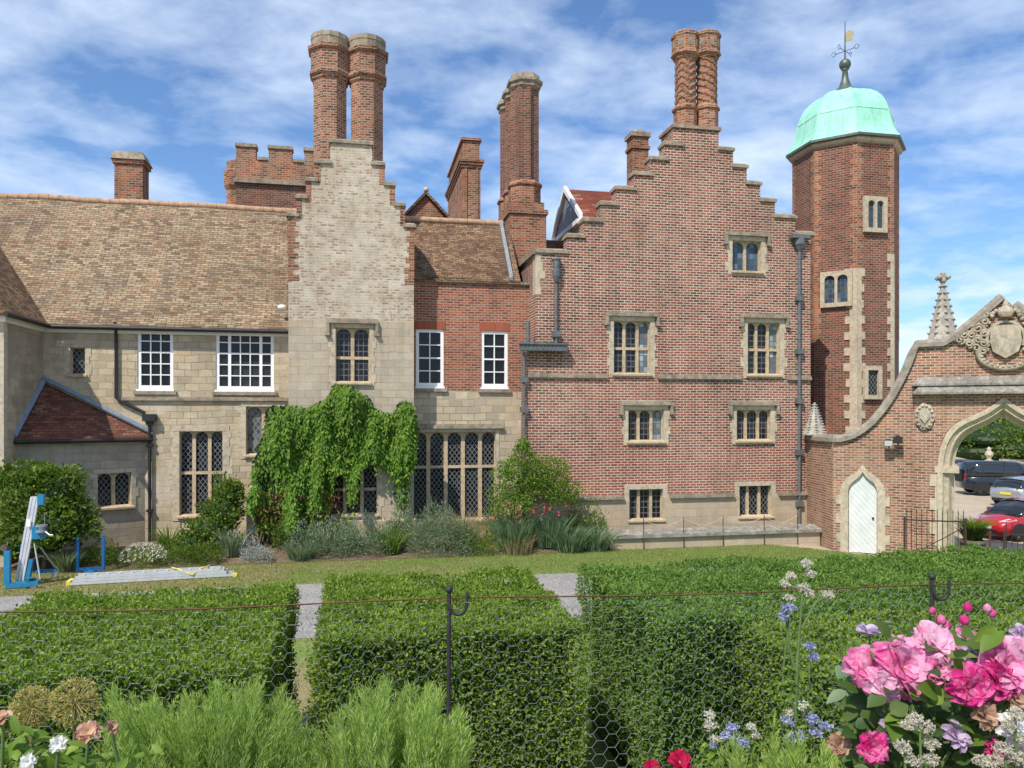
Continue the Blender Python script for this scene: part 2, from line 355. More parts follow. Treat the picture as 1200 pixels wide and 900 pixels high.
simple('blue_paint', (.015, .19, .36), .4, n=.15, coat=.2)
simple('blue_dark', (.012, .11, .30), .4, n=.15)
simple('yellow_strap', (.7, .6, .08), .7)
simple('rust_wire', (.13, .06, .035), .7, .3, n=.4, ns=60)
simple('net_wire', (.27, .29, .285), .5, .5, n=.25, ns=40)
simple('gate_iron', (.05, .03, .025), .7, .2, n=.4, ns=40)
simple('net_post', (.035, .035, .035), .6, .2, n=.4, ns=40)
simple('bark', (.13, .095, .065), .95, n=.4, ns=12, bmp=.8)
simple('car_red', (.42, .012, .02), .3, .1, coat=1)
simple('car_dark', (.012, .02, .03), .3, .3, coat=1)
simple('car_silver', (.42, .44, .45), .35, .6, coat=1)
simple('car_glass', (.015, .02, .022), .06, spec=.9)
simple('tyre', (.018, .018, .018), .85)
simple('headlamp', (.6, .62, .64), .15, .2, coat=1)
simple('tail_red', (.35, .01, .01), .2, coat=1)
simple('plate_yellow', (.7, .55, .04), .5)
simple('plate_white', (.7, .7, .68), .5)
simple('black_plastic', (.02, .02, .02), .6)
simple('lamp_glass', (.45, .45, .42), .2)
simple('barrel', (.11, .085, .065), .85, n=.4, ns=9, bmp=.5)
simple('stem_green', (.10, .17, .05), .7, n=.2)
simple('stem_brown', (.15, .11, .06), .8, n=.3)
simple('gold', (.35, .30, .16), .5, .6)
simple('brass_dark', (.12, .14, .12), .5, .5, n=.3)
# copper dome
t = NT('verdigris'); c = t.ramp(t.noise(t.pos(), 1.6, 7, .6), [(.3, (.25, .55, .42)), (.5, (.30, .66, .50)), (.75, (.38, .72, .57))])
mp = t.n('ShaderNodeMapping'); t.l(t.pos(), mp.inputs[0]); mp.inputs['Scale'].default_value = (4, 4, .5)
c = t.mix(t.ramp(t.noise(mp.outputs[0], 1.2, 6, .7), [(.45, 0.0), (.7, .6)]), c, (.17, .40, .31))
c = t.mix(t.ramp(t.noise(t.pos(), .7, 4), [(.45, 0.0), (.7, .35)]), c, (.45, .74, .62))
t.pbr(c, .65, .0, normal=t.bump(t.noise(t.pos(), 2, 3), .3, .05), spec=.3)
# glass
def lead_glass(name, kind, w, h, line, base=(.006, .007, .008), leadc=(.15, .155, .16)):
    t = NT(name); s_ = t.n('ShaderNodeSeparateXYZ'); t.l(t.uv(), s_.inputs[0])
    u = t.m('DIVIDE', s_.outputs[0], w); v = t.m('DIVIDE', s_.outputs[1], h)
    if kind == 'diamond': a, b = t.m('ADD', u, v), t.m('SUBTRACT', u, v)
    else: a, b = u, v
    def ln(x): return t.m('LESS_THAN', t.m('PINGPONG', x, .5), line)
    f = t.m('MAXIMUM', ln(a), ln(b))
    cell = t.n('ShaderNodeCombineXYZ'); t.l(t.m('FLOOR', a), cell.inputs[0]); t.l(t.m('FLOOR', b), cell.inputs[1])
    wn = t.n('ShaderNodeTexWhiteNoise'); t.l(cell.outputs[0], wn.inputs[0])
    c = t.mix(t.m('POWER', wn.outputs[0], 3.0), base, tuple(x*3.2+.01 for x in base))
    nb = t.n('ShaderNodeBump'); nb.inputs['Strength'].default_value = .25; nb.inputs['Distance'].default_value = .02; t.l(t.noise(t.uv(), 6, 2), nb.inputs['Height'])
    g = t.n('ShaderNodeBsdfPrincipled'); t.l(c, g.inputs['Base Color']); g.inputs['Roughness'].default_value = .10; g.inputs['Specular IOR Level'].default_value = .3; t.l(nb.outputs[0], g.inputs['Normal'])
    if kind == 'none': t.l(g.outputs[0], t.out.inputs[0]); return
    d = t.n('ShaderNodeBsdfPrincipled'); d.inputs['Base Color'].default_value = (*leadc, 1); d.inputs['Roughness'].default_value = .6
    mx = t.n('ShaderNodeMixShader'); t.l(f, mx.inputs[0]); t.l(g.outputs[0], mx.inputs[1]); t.l(d.outputs[0], mx.inputs[2]); t.l(mx.outputs[0], t.out.inputs[0])
lead_glass('glass_diamond', 'diamond', .15, .20, .085)
lead_glass('glass_square', 'square', .15, .19, .09, leadc=(.10, .10, .11))
lead_glass('glass_blue', 'square', .15, .19, .08, base=(.035, .06, .085), leadc=(.07, .08, .09))
lead_glass('glass_curtain', 'square', .15, .19, .07, base=(.11, .13, .14), leadc=(.09, .1, .11))
lead_glass('glass_pale', 'diamond', .17, .24, .10, base=(.06, .065, .065), leadc=(.2, .2, .19))
lead_glass('glass_plain', 'none', 1.0, 1.0, .05)
# foliage
def leaf_mat(name, c1, c2, c3=None, trans=.35, rough=.5, flower=False):
    t = NT(name); g = t.n('ShaderNodeNewGeometry'); ri = g.outputs['Random Per Island']
    st = [(0, c1), (.6, c2), (1, c3 or c2)]
    c = t.ramp(ri, st); nz = t.noise(g.outputs['Position'], 1.7, 3); c = t.mix(t.ramp(nz, [(.35, 0.0), (.7, .45)]), c, tuple(x*.75 for x in c1))
    d = t.n('ShaderNodeBsdfPrincipled'); t.l(c, d.inputs['Base Color']); d.inputs['Roughness'].default_value = rough; d.inputs['Specular IOR Level'].default_value = .3
    tr = t.n('ShaderNodeBsdfTranslucent'); t.l(t.mix(1.0, c, (1.0, 1.15, .5) if not flower else (1, .9, .95), 'MULTIPLY'), tr.inputs[0])
    mx = t.n('ShaderNodeMixShader'); mx.inputs[0].default_value = trans; t.l(d.outputs[0], mx.inputs[1]); t.l(tr.outputs[0], mx.inputs[2]); t.l(mx.outputs[0], t.out.inputs[0])
leaf_mat('leaf_hedge', (.12, .21, .03), (.22, .33, .045), (.36, .44, .065), trans=.4, rough=.7)
leaf_mat('leaf_hedge_blue', (.10, .20, .04), (.18, .30, .06), (.29, .40, .07), trans=.4, rough=.7)
leaf_mat('leaf_creeper', (.08, .17, .022), (.17, .32, .03), (.32, .46, .05), trans=.45)
leaf_mat('leaf_bush', (.08, .14, .02), (.14, .23, .03), (.26, .33, .05), trans=.4)
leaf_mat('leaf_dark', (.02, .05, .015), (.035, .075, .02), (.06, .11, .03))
leaf_mat('leaf_light', (.12, .21, .03), (.19, .31, .045), (.30, .41, .07), trans=.45)
leaf_mat('leaf_feather', (.28, .41, .085), (.42, .56, .14), (.60, .72, .25), trans=.5)
leaf_mat('leaf_grey', (.15, .22, .12), (.24, .31, .18), (.36, .42, .29), trans=.3)
leaf_mat('leaf_silver', (.28, .33, .31), (.38, .42, .40), (.45, .48, .45), trans=.2)
leaf_mat('leaf_rose', (.05, .10, .025), (.08, .15, .035), (.14, .2, .05))
leaf_mat('leaf_poppy', (.12, .21, .11), (.19, .29, .15), (.28, .37, .21))
leaf_mat('leaf_straw', (.25, .2, .1), (.38, .31, .17), (.5, .42, .25))
leaf_mat('leaf_redbrown', (.16, .05, .03), (.2, .08, .04), (.22, .16, .06))
leaf_mat('flower_white', (.72, .72, .68), (.8, .8, .78), (.78, .75, .66), flower=True)
leaf_mat('flower_cream', (.60, .60, .44), (.75, .73, .60), (.85, .82, .74), flower=True)
leaf_mat('flower_blue', (.34, .38, .62), (.46, .50, .72), (.60, .62, .78), flower=True)
leaf_mat('flower_peach', (.5, .24, .13), (.6, .33, .2), (.68, .45, .3), flower=True)
leaf_mat('flower_coral', (.75, .12, .10), (.8, .2, .16), flower=True)
leaf_mat('flower_mauve', (.42, .30, .5), (.55, .42, .6), (.66, .55, .7), flower=True)
leaf_mat('allium', (.38, .32, .09), (.52, .44, .15), (.62, .55, .25))
def petal_mat(name, a, b, lo=.42, hi=.6):
    t = NT(name); p = t.uv(); mp = t.n('ShaderNodeMapping'); t.l(t.obj(), mp.inputs[0])
    n = t.noise(mp.outputs[0], 38, 4, .6, 1.5); g = t.n('ShaderNodeNewGeometry')
    c = t.mix(t.ramp(t.m('ADD', t.m('MULTIPLY', n, .8), t.m('MULTIPLY', g.outputs['Random Per Island'], .2)), [(lo, 0.0), (hi, 1.0)]), a, b)
    d = t.n('ShaderNodeBsdfPrincipled'); t.l(c, d.inputs['Base Color']); d.inputs['Roughness'].default_value = .6; d.inputs['Specular IOR Level'].default_value = .15
    tr = t.n('ShaderNodeBsdfTranslucent'); t.l(c, tr.inputs[0])
    mx = t.n('ShaderNodeMixShader'); mx.inputs[0].default_value = .42; t.l(d.outputs[0], mx.inputs[1]); t.l(tr.outputs[0], mx.inputs[2]); t.l(mx.outputs[0], t.out.inputs[0])
petal_mat('petal_pink', (.74, .12, .36), (.84, .46, .64), .38, .6)
petal_mat('petal_pale', (.78, .28, .48), (.85, .58, .70), .38, .58)
petal_mat('petal_deep', (.66, .03, .24), (.80, .28, .48), .46, .66)
petal_mat('petal_crimson', (.5, .01, .07), (.62, .03, .14), .45, .7)
petal_mat('petal_white', (.8, .79, .74), (.84, .84, .82))
petal_mat('petal_peach', (.62, .36, .24), (.72, .56, .42))
petal_mat('petal_mauve', (.52, .38, .56), (.68, .58, .70))
petal_mat('petal_dry', (.42, .24, .16), (.58, .42, .28))
# ground
t = NT('grass'); p = t.pos(); n1 = t.noise(p, .55, 6, .6); n2 = t.noise(p, 14, 5, .7)
g1 = t.ramp(n2, [(.3, (.13, .20, .04)), (.55, (.19, .27, .065)), (.8, (.27, .33, .10))])
dry = t.ramp(n2, [(.3, (.26, .20, .10)), (.7, (.36, .29, .16))])
s_ = t.n('ShaderNodeSeparateXYZ'); t.l(p, s_.inputs[0])
mr = t.n('ShaderNodeMapRange'); t.l(s_.outputs[0], mr.inputs[0]); mr.inputs['From Min'].default_value = 9; mr.inputs['From Max'].default_value = -9; mr.inputs['To Min'].default_value = -.2; mr.inputs['To Max'].default_value = .26
c = t.mix(t.ramp(t.m('ADD', n1, mr.outputs[0]), [(.42, 0.0), (.66, .85)]), g1, dry)
t.pbr(c, .95, normal=t.bump(t.noise(p, 60, 4, .7), .6, .03), spec=.1)
def granular(name, a, b, s=30):
    t = NT(name); p = t.pos(); v = t.n('ShaderNodeTexVoronoi'); t.l(p, v.inputs[0]); v.inputs['Scale'].default_value = s
    c = t.mix(t.ramp(v.outputs['Color'], [(.2, 0.0), (.8, 1.0)]), a, b); c = t.mix(t.ramp(t.noise(p, .8, 5), [(.4, 0.0), (.7, .5)]), c, tuple(x*.8 for x in a))
    t.pbr(c, .95, normal=t.bump(v.outputs['Distance'], .5, .02), spec=.1)
granular('gravel', (.38, .31, .22), (.52, .44, .33))
granular('path', (.22, .21, .20), (.38, .365, .35), 26)
granular('soil', (.13, .095, .065), (.22, .165, .11), 25)
leaf_mat('grass_blade', (.17, .21, .05), (.24, .27, .08), (.36, .32, .15), trans=.3)

# ------------------------------------------------------------------ ground
def ss(a, b, x):
    t = min(1, max(0, (x-a)/(b-a))); return t*t*(3-2*t)
JX, JY = 14.99, 22.24                      # corner where the gateway wall starts
def gh(x, y):
    d = .6*(x-JX)+.8*(y-JY)
    return -.15*ss(13, 17, x)-.32*ss(0, 5, d)*ss(14.5, 16.5, x)
def sheet(name, x0, x1, y0, y1, nx, ny, dz, mat, clip=None, terr=gh):
    v = []; f = []
    for j in range(ny+1):
        for i in range(nx+1):
            x = x0+(x1-x0)*i/nx; y = y0+(y1-y0)*j/ny; v.append((x, y, terr(x, y)+dz))
    for j in range(ny):
        for i in range(nx):
            a = j*(nx+1)+i
            cx, cy = x0+(x1-x0)*(i+.5)/nx, y0+(y1-y0)*(j+.5)/ny
            if clip and not clip(cx, cy): continue
            f.append((a, a+1, a+nx+2, a+nx+1))
    return tag(mesh_obj(name, np.array(v), f, mat), kind='structure')
xs = [-900, -300, -120, -60]+[-40+1.0*i for i in range(111)]+[90, 140, 300, 900]
ys = [-200, -60, -10]+[0+1.0*i for i in range(71)]+[90, 130, 300, 1200]
v = np.array([(x, y, gh(x, y)-.03) for y in ys for x in xs]); nx = len(xs)
f = [(j*nx+i, j*nx+i+1, (j+1)*nx+i+1, (j+1)*nx+i) for j in range(len(ys)-1) for i in range(nx-1)]
tag(mesh_obj('ground', v, f, 'gravel'), kind='structure')
def in_lawn(x, y): return (.6*(x-JX)+.8*(y-JY)) < -.35 and y < 24.2
sheet('lawn', -30, 28, 2.4, 24.2, 232, 88, 0.0, 'grass', in_lawn)
sheet('path', -30, 12.5, 15.2, 20.0, 40, 4, .006, 'path')
sheet('flower_bed_soil', -12, 7.2, 23.0, 26.1, 40, 6, .0, 'soil', terr=lambda x, y: gh(x, y)+.012+.25*ss(23.0, 24.4, y))
# raised terrace that the photograph is taken from
b = MB(); b.box(-14, 14, -12, 3.05, -.2, 2.7); tag(b.build('terrace', 'soil'), kind='structure')

# ------------------------------------------------------------------ house
HOUSE = thing('manor_house', 'old red brick and pale stone manor house with stepped gables and green domed turret', 'house', (4.0, 25.0, 0))
def rect(a0, a1, z0, z1): return [(a0, z0), (a1, z0), (a1, z1), (a0, z1)]
def arch_light(a0, a1, z0, z1, rise=None):
    w = a1-a0; r = rise if rise is not None else w*.5; c = (a0+a1)/2; pts = [(a0, z0), (a1, z0)]
    for i in range(9):
        q = math.pi*i/8; pts.append((c+w/2*math.cos(q), z1-r+r*math.sin(q)))
    return pts
def stone_window(fr, px, lights, par=HOUSE, transom=(), arch=True, glass='glass_square', sur=.17, hood=True, quoins=True, curtains={}, mul=.11, label=None, sill=True, name='window', stone='stone_window', hoodmat='stone_cap', top_only_arch=True, surmat='stone_trim', drops=.22):
    """px = (x0, x1, ytop, ybottom) of the opening in the photograph"""
    x0, x1, yt, yb = px; cx = (x0+x1)/2
    a0, a1 = fr.S(x0), fr.S(x1); z1, z0 = fr.Z(cx, yt), fr.Z(cx, yb)
    W_ = a1-a0; lw = (W_-mul*(lights-1))/lights
    rows = [z0]+[z0+(z1-z0)*q for q in transom]+[z1]
    holes = []
    for r_ in range(len(rows)-1):
        lo = rows[r_]+(.045 if r_ else .03); hi = rows[r_+1]-(.045 if r_ < len(rows)-2 else .03)
        for k in range(lights):
            s0 = a0+k*(lw+mul)+(.03 if k == 0 else 0); s1 = a0+k*(lw+mul)+lw-(.03 if k == lights-1 else 0)
            top = r_ == len(rows)-2
            holes.append(arch_light(s0, s1, lo, hi, (s1-s0)*.42) if (arch and (top or not top_only_arch)) else rect(s0, s1, lo, hi))
    b = MB(); b.slab(fr, rect(a0+.001, a1-.001, z0+.001, z1-.001), holes, d=-.13, depth=.13)
    w = b.build(name, stone, par)
    if label: w['label'] = label
    b = MB(); g2 = MB()
    for k in range(lights):
        s0 = a0+k*(lw+mul)-.02; s1 = s0+lw+.04
        (g2 if k in curtains.get('k', ()) else b).fbox(fr, max(s0, a0+.01), min(s1, a1-.01), z0+.01, z1-.01, -.245, -.20)
    b.build('pane', glass, w)
    if g2.v: g2.build('pane', curtains.get('m', 'glass_curtain'), w)
    # surround
    b = MB(); q = sur; pr = .022
    e_ = .006; b.fbox(fr, a0-q, a1+q, z1-e_, z1+q*.9, -.2, pr); b.fbox(fr, a0-q, a1+q, z0-q*.8, z0+e_, -.2, pr)
    z = z0; i = random.randint(0, 1)
    while z < z1-.01:
        h = min(random.uniform(.22, .34), z1-z)
        if z1-z-h < .1: h = z1-z
        e = (.085*random.uniform(.5, 1.3) if i % 2 else 0) if quoins else 0
        b.fbox(fr, a0-q-e, a0+e_, z+.002, z+h, -.2, pr-.004*(i % 2+1)); b.fbox(fr, a1-e_, a1+q+e, z+.002, z+h, -.2, pr-.004*(i % 2+1))
        z += h; i += 1
    b.build('surround', surmat, w)
    if sill:
        b = MB(); b.hexa([fr.p(a0-.06, z0-.07, .10), fr.p(a1+.06, z0-.07, .10), fr.p(a1+.06, z0-.07, -.12), fr.p(a0-.06, z0-.07, -.12), fr.p(a0-.06, z0-.015, .10), fr.p(a1+.06, z0-.015, .10), fr.p(a1+.06, z0+.045, -.125), fr.p(a0-.06, z0+.045, -.125)])
        b.build('sill', stone, w)
    if hood:
        b = MB(); e = q+.13; zt = z1+q*.9+.003
        b.fbox(fr, a0-e, a1+e, zt, zt+.10, -.1, .13); b.fbox(fr, a0-e+.03, a1+e-.03, zt+.10, zt+.15, -.1, .07)
        if drops:
            b.fbox(fr, a0-e, a0-e+.09, zt-drops, zt-.002, -.1, .12); b.fbox(fr, a1+e-.09, a1+e, zt-drops, zt-.002, -.1, .12)
            b.fbox(fr, a0-e-.04, a0-e+.10, zt-drops-.09, zt-drops-.002, -.1, .13); b.fbox(fr, a1+e-.10, a1+e+.04, zt-drops-.09, zt-drops-.002, -.1, .13)
        b.build('hood_mould', hoodmat, w)
    return rect(a0, a1, z0, z1)
def sash_window(fr, px, cols, rows, par=HOUSE, groups=None, label=None, lintel=None, sill='stone_cap'):
    x0, x1, yt, yb = px; cx = (x0+x1)/2; a0, a1 = fr.S(x0), fr.S(x1); z1, z0 = fr.Z(cx, yt), fr.Z(cx, yb)
    fw, bar = .10, .034; holes = []
    groups = groups or [(1.0, cols)]
    tot = a1-a0-2*fw-(len(groups)-1)*.09; s = a0+fw; half = rows//2
    zm = z0+(z1-z0)*(rows-half)/rows
    for frac, nc in groups:
        gw = tot*frac
        for lo, hi, nr in ((z0+fw+.02, zm-.025, rows-half), (zm+.025, z1-fw, half)):
            pw = (gw-(nc-1)*bar)/nc; ph = (hi-lo-(nr-1)*bar)/nr
            for i in range(nc):
                for j in range(nr):
                    holes.append(rect(s+i*(pw+bar), s+i*(pw+bar)+pw, lo+j*(ph+bar), lo+j*(ph+bar)+ph))
        s += gw+.09
    b = MB(); b.slab(fr, rect(a0+.001, a1-.001, z0+.001, z1-.001), holes, d=-.035, depth=.07); b.fbox(fr, a0-.03, a1+.03, z0-.06, z0-.001, -.06, .05)
    w = b.build('sash_window', 'white_paint', par)
    if label: w['label'] = label
    b = MB(); b.fbox(fr, a0+.01, a1-.01, z0+.01, z1-.01, -.14, -.11); b.build('pane', 'glass_plain', w)
    if sill: b = MB(); b.fbox(fr, a0-.1, a1+.1, z0-.17, z0-.062, -.1, .09); b.build('sill', sill, w)
    if lintel: b = MB(); b.fbox(fr, a0-.06, a1+.06, z1+.002, z1+lintel, -.1, .015); b.build('lintel', 'brick_arch', w)
    return rect(a0, a1, z0, z1)
def ring(b, fr, px0, px1, y0, y1, d0, d1): b.fbox(fr, fr.S(px0), fr.S(px1), fr.Z((px0+px1)/2, y1), fr.Z((px0+px1)/2, y0), d0, d1)

# --- left wing (pale rubble, buff tiles)
FL = FY(26.2); LX0, LX1 = -9.6, XP(341, 24.5); ZE = FL.Z(200, 376)
hl = [sash_window(FL, (161, 203, 384, 456), 3, 5, label='white sash window in the pale stone wall, left one of the pair'),
      sash_window(FL, (253, 321, 386, 457), 5, 5, groups=[(.19, 1), (.62, 3), (.19, 1)], label='wide white sash window in three lights'),
      stone_window(FL, (82, 100, 407, 439), 1, arch=False, glass='glass_diamond', sur=.12, hood=False, label='small leaded window high in the pale wall'),
      stone_window(FL, (210, 261, 505, 604), 3, transom=(.5,), glass='glass_diamond', sur=.2, hood=False, label='tall three light leaded window with stone transom'),
      stone_window(FL, (288, 328, 476, 533), 2, glass='glass_pale', sur=.16, hood=False, label='two light leaded window beside the creeper')]
b = MB(); b.slab(FL, [(LX0-.3, -.2), (LX1+.2, -.2), (LX1+.2, ZE), (LX0-.3, ZE)], hl, depth=.45); b.build('wall', 'stone_rubble', HOUSE)
zst = FL.Z(230, 467)
b = MB(); b.fbox(FL, FL.S(143), FL.S(338), zst-.07, zst, -.1, .10); b.fbox(FL, FL.S(143), FL.S(338), zst+.001, zst+.05, -.1, .05); b.build('string_course', 'stone_cap', HOUSE)
b = MB(); b.fbox(FL, LX0+.02, LX1-.02, ZE-.44, ZE-.20, -.05, .10); b.build('fascia', 'white_paint', HOUSE)
Yr, Zr = 29.9, 11.95
b = MB()
def roof_pair(b, x0, x1, ye, ze, yr, zr, yb, over=.25, th=.12, nx=24):
    sl = (zr-ze)/(yr-ye); v = []; f = []
    y0, z0 = ye-over, ze-over*sl+.14
    rows = 10
    for i in range(nx+1):
        x = x0+(x1-x0)*i/nx
        for j in range(rows+1):
            q = j/rows; sag = -.10*math.sin(math.pi*q)*abs(math.sin(i*.7))*.6+mnoise.noise(Vector((x*.5, q*3, ze)))*.07
            if j == 0: sag *= .3
            v.append((x, y0+(yr-y0)*q, z0+(zr-z0)*q+sag))
        v.append((x, yb, ze+.1))
    n = rows+2
    for i in range(nx):
        for j in range(rows+1): f.append((i*n+j, (i+1)*n+j, (i+1)*n+j+1, i*n+j+1))
    k = len(v); v += [(x0, y0, z0-th), (x1, y0, z0-th), (x1, yb, ze-.1), (x0, yb, ze-.1)]
    f += [(0, k, k+1, nx*n), (k, k+3, k+2, k+1)]
    f += [tuple([k]+list(range(0, n))+[k+3])][::1]; f += [tuple([k+2]+[nx*n+j for j in range(n)][::-1]+[k+1])]
    b.add(v, f); return y0, z0
y0r, z0r = roof_pair(b, -22, LX1+.1, 26.2, ZE, Yr, Zr, 33.6, nx=40)
rf = b.build('roof', 'tile_buff', HOUSE)
b = MB()
for i in range(46):
    x = -16+i*.33
    if x > LX1: break
    z = Zr+mnoise.noise(Vector((x*.5, 3, ZE)))*.07
    b.tube([(x, Yr, z-.02), (x+.32, Yr, z-.03)], .13, 8)
b.build('ridge_tiles', 'ridge_clay', rf)
b = MB(); b.fbox(FL, -30, -15.5, ZE, ZE+1, -.4, 0)
b = MB()
b.tube([(LX0+.35, y0r-.07, z0r-.11), (LX1-.02, y0r-.07, z0r-.13)], .07, 8); b.tube([(LX0+.30, 22.9, z0r-.1), (LX0+.30, y0r-.07, z0r-.11)], .07, 8)
b.build('gutter', 'black_iron', HOUSE)
b = MB(); dn = FL.off(.09); s1, s2 = dn.S(136), dn.S(172)
zt_, zj1, zj2 = ZE-.1, dn.Z(140, 468), dn.Z(170, 486)
b.tube([dn.p(s1, zt_, .12), dn.p(s1, zt_-.25), dn.p(s1, zj1+.05), dn.p(s1+.12, zj1-.05), dn.p(s2-.05, zj2+.06)], .05, 8)
b.fbox(dn, s2-.1, s2+.28, zj2-.2, zj2+.02, -.08, .16); b.fbox(dn, s2, s2+.18, zj2-.32, zj2-.2, -.05, .1)
b.tube([dn.p(s2+.09, zj2-.3, .02), dn.p(s2+.09, .15, .02)], .05, 8)
for z in (zj2-1.0, 1.2): b.fbox(dn, s2+.0, s2+.18, z, z+.07, -.08, .09)
b.build('downpipe', 'black_iron', HOUSE)
# floodlight under the eaves
b = MB(); q = FL.off(.2); p0 = Vector(q.p(FL.S(331), FL.Z(331, 361)))
b.blob(p0, (.14, .10, .09)); b.tube([p0, p0+Vector((.1, .25, .05))], .02, 5); plabel(b.build('floodlight', 'white_paint', HOUSE), 'white lamp at the roof edge by the gable')
# projecting wing at far left
b = MB()
b.box(-16, LX0, 23.5, 26.25, -.2, ZE); b.build('wall', 'stone_render', HOUSE)
b = MB(); b.box(LX0-.25, LX0+.022, 23.478, 23.7, -.2, ZE-.1); b.build('quoins', 'stone_pale', HOUSE)
b = MB(); b.box(-16, LX0+.10, 23.38, 26.0, ZE-.44, ZE-.20); b.build('fascia', 'white_paint', HOUSE)
rx = -12.8; zr2 = z0r+(LX0+.3-rx)*1.19
b = MB(); b.hexa([(-16, 23.2, z0r-.1), (LX0+.3, 23.2, z0r-.1), (LX0+.3, 29.4, z0r-.1), (-16, 29.4, z0r-.1), (rx-.02, 23.2, zr2), (rx+.02, 23.2, zr2), (rx+.02, 29.6, zr2), (rx-.02, 29.6, zr2)]); b.build('roof', 'tile_brown', HOUSE)
# lean-to in the corner
A = Vector((LX0, 24.35)); B = Vector((FL.S(170), 26.2)); FA = Fr(A, B-A); ZL = 3.6; LAB = (B-A).length
hw = stone_window(FA, (114, 154, 554, 594), 2, glass='glass_diamond', sur=.13, hood=False, label='low two light window in the corner lean-to')
b = MB(); b.slab(FA, [(0, -.2), (LAB, -.2), (LAB, ZL), (0, ZL)], [hw], depth=.3); b.build('wall', 'stone_render', HOUSE)
ap = (LX0+.02, 26.18, 5.28); e0 = FA.p(-.12, ZL, .14); e1 = FA.p(LAB+.2, ZL-.02, .14)
b = MB(); b.add([(e0[0], e0[1], ZL), (e1[0], e1[1], ZL), ap, (e0[0], e0[1], ZL-.1), (e1[0], e1[1], ZL-.1), (ap[0], ap[1], ZL-.1)], [(0, 1, 2), (0, 3, 4, 1), (3, 5, 4), (1, 4, 5, 2), (0, 2, 5, 3)])
lr = b.build('lean_to_roof', 'tile_red', HOUSE)
b = MB()
for q0, q1, off in (((e0[0], e0[1], ZL+.02), (ap[0], ap[1], ap[2]+.05), (.10, 0, .02)), ((e1[0], e1[1], ZL+.02), (ap[0], ap[1], ap[2]+.05), (0, -.10, .02))):
    a_, c_ = Vector(q0), Vector(q1); o_ = Vector(off)
    u = Vector((0, 0, .16)); b.hexa([a_+o_, c_+o_, c_, a_, a_+o_*1.2+u*.25, c_+o_*1.2+u*.25, c_+u, a_+u])
b.build('flashing', 'lead_blue', lr)
b = MB(); b.tube([FA.p(-.1, ZL-.1, .2), FA.p(LAB+.15, ZL-.12, .2)], .06, 8); b.build('gutter', 'black_iron', HOUSE)

# --- white stone gable
G = FY(24.5); gx0, gx1 = G.S(338), G.S(485)
stepsL = [(337, 349, 253), (348, 359, 232), (359, 371, 212), (370, 387, 191)]; stepsR = [(436, 450, 193), (451, 462, 217), (463, 474, 241), (474, 486, 266)]; gtop = (387, 436, 168)
def stepped(fr, L, T, Rr, xl, xr, zbot, sweep=None):
    """outline of a stepped gable and the list of its caps"""
    pts = [(xl, zbot), (xr, zbot)]; caps = []
    for (a, b_, y) in reversed(Rr):
        z = fr.Z((a+b_)/2, y); pts += [(fr.S(b_) if (a, b_, y) != Rr[-1] else xr, z), (fr.S(a), z)]; caps.append((fr.S(a), fr.S(b_), z))
    a, b_, y = T; z = fr.Z((a+b_)/2, y); pts += [(fr.S(b_), z), (fr.S(a), z)]; caps.append((fr.S(a), fr.S(b_), z))
    for (a, b_, y) in reversed(L):
        z = fr.Z((a+b_)/2, y); pts += [(fr.S(b_), z), (fr.S(a) if (a, b_, y) != L[0] else xl, z)]; caps.append((fr.S(a), fr.S(b_), z))
    # clean: join shared x between steps
    out = [pts[0], pts[1]]
    body = pts[2:]
    for i in range(0, len(body), 2):
        p, q = body[i], body[i+1]
        if out and i > 0: p = (out[-1][0], p[1])
        out += [p, q]
    out[-1] = (xl, out[-1][1])
    return out, caps
def cap_stones(fr, caps, mat, par, th=.14, depth=.5, proj=.045):
    for k, (a, b_, z) in enumerate(caps):
        c = MB(); c.fbox(fr, a-proj, b_+proj, z-.02, z+th*.55, -depth-.03, .07)
        s0, s1 = a-proj+.03, b_+proj-.03
        c.hexa([fr.p(s0, z+th*.55, .04), fr.p(s1, z+th*.55, .04), fr.p(s1, z+th*.55, -depth), fr.p(s0, z+th*.55, -depth), fr.p(s0+.02, z+th, -.06), fr.p(s1-.02, z+th, -.06), fr.p(s1-.02, z+th, -depth+.1), fr.p(s0+.02, z+th, -depth+.1)])
        c.build('coping_stone', mat, par)
zG = G.Z(410, 376)
out, caps = stepped(G, stepsL, gtop, stepsR, gx0, gx1, zG)
hg = [stone_window(G, (393, 433, 384, 448), 2, transom=(.45,), glass='glass_square', sur=.14, label='two light window with square hood in the white gable', stone='stone_window', drops=.3),
      stone_window(G, (386, 442, 545, 603), 3, transom=(.5,), arch=False, glass='glass_diamond', sur=.12, hood=False, label='mullioned window half hidden by the creeper')]
hg2 = [hg[0], hg[1]]
b = MB(); b.slab(G, out, [], depth=.5); gw = b.build('gable', 'lime_brick', HOUSE)
cap_stones(G, caps, 'stone_cap', gw)
b = MB()
for a, b_, z in caps[:]:      # bare brick edges of the steps
    pass
for (s0, w_) in ((gx0, 1), (gx1, -1)):
    b = MB(); z = zG+1.2
    top = caps[-1][2] if w_ == 1 else caps[0][2]
    i = 0
    while z < top-.1:
        h = .17; e = (.16 if i % 2 else .3)*random.uniform(.7, 1.1)
        a, c_ = (s0-.012, s0+e) if w_ == 1 else (s0-e, s0+.012)
        b.fbox(G, a, c_, z, z+h, -.45, .010); z += h+.0; i += 1
    b.build('brick_edge', 'brick_orange', gw)
for idx, (a, c_, z) in enumerate(caps):
    if idx == 4: continue
    b = MB()
    if idx < 4: b.fbox(G, c_-.14, c_+.012, z-.62, z-.03, -.45, .012)
    else: b.fbox(G, a-.012, a+.14, z-.62, z-.03, -.45, .012)
    b.build('brick_edge', 'brick_orange', gw)
b = MB(); b.slab(G, [(gx0, -.2), (gx1, -.2), (gx1, zG), (gx0, zG)], hg2, depth=.5)
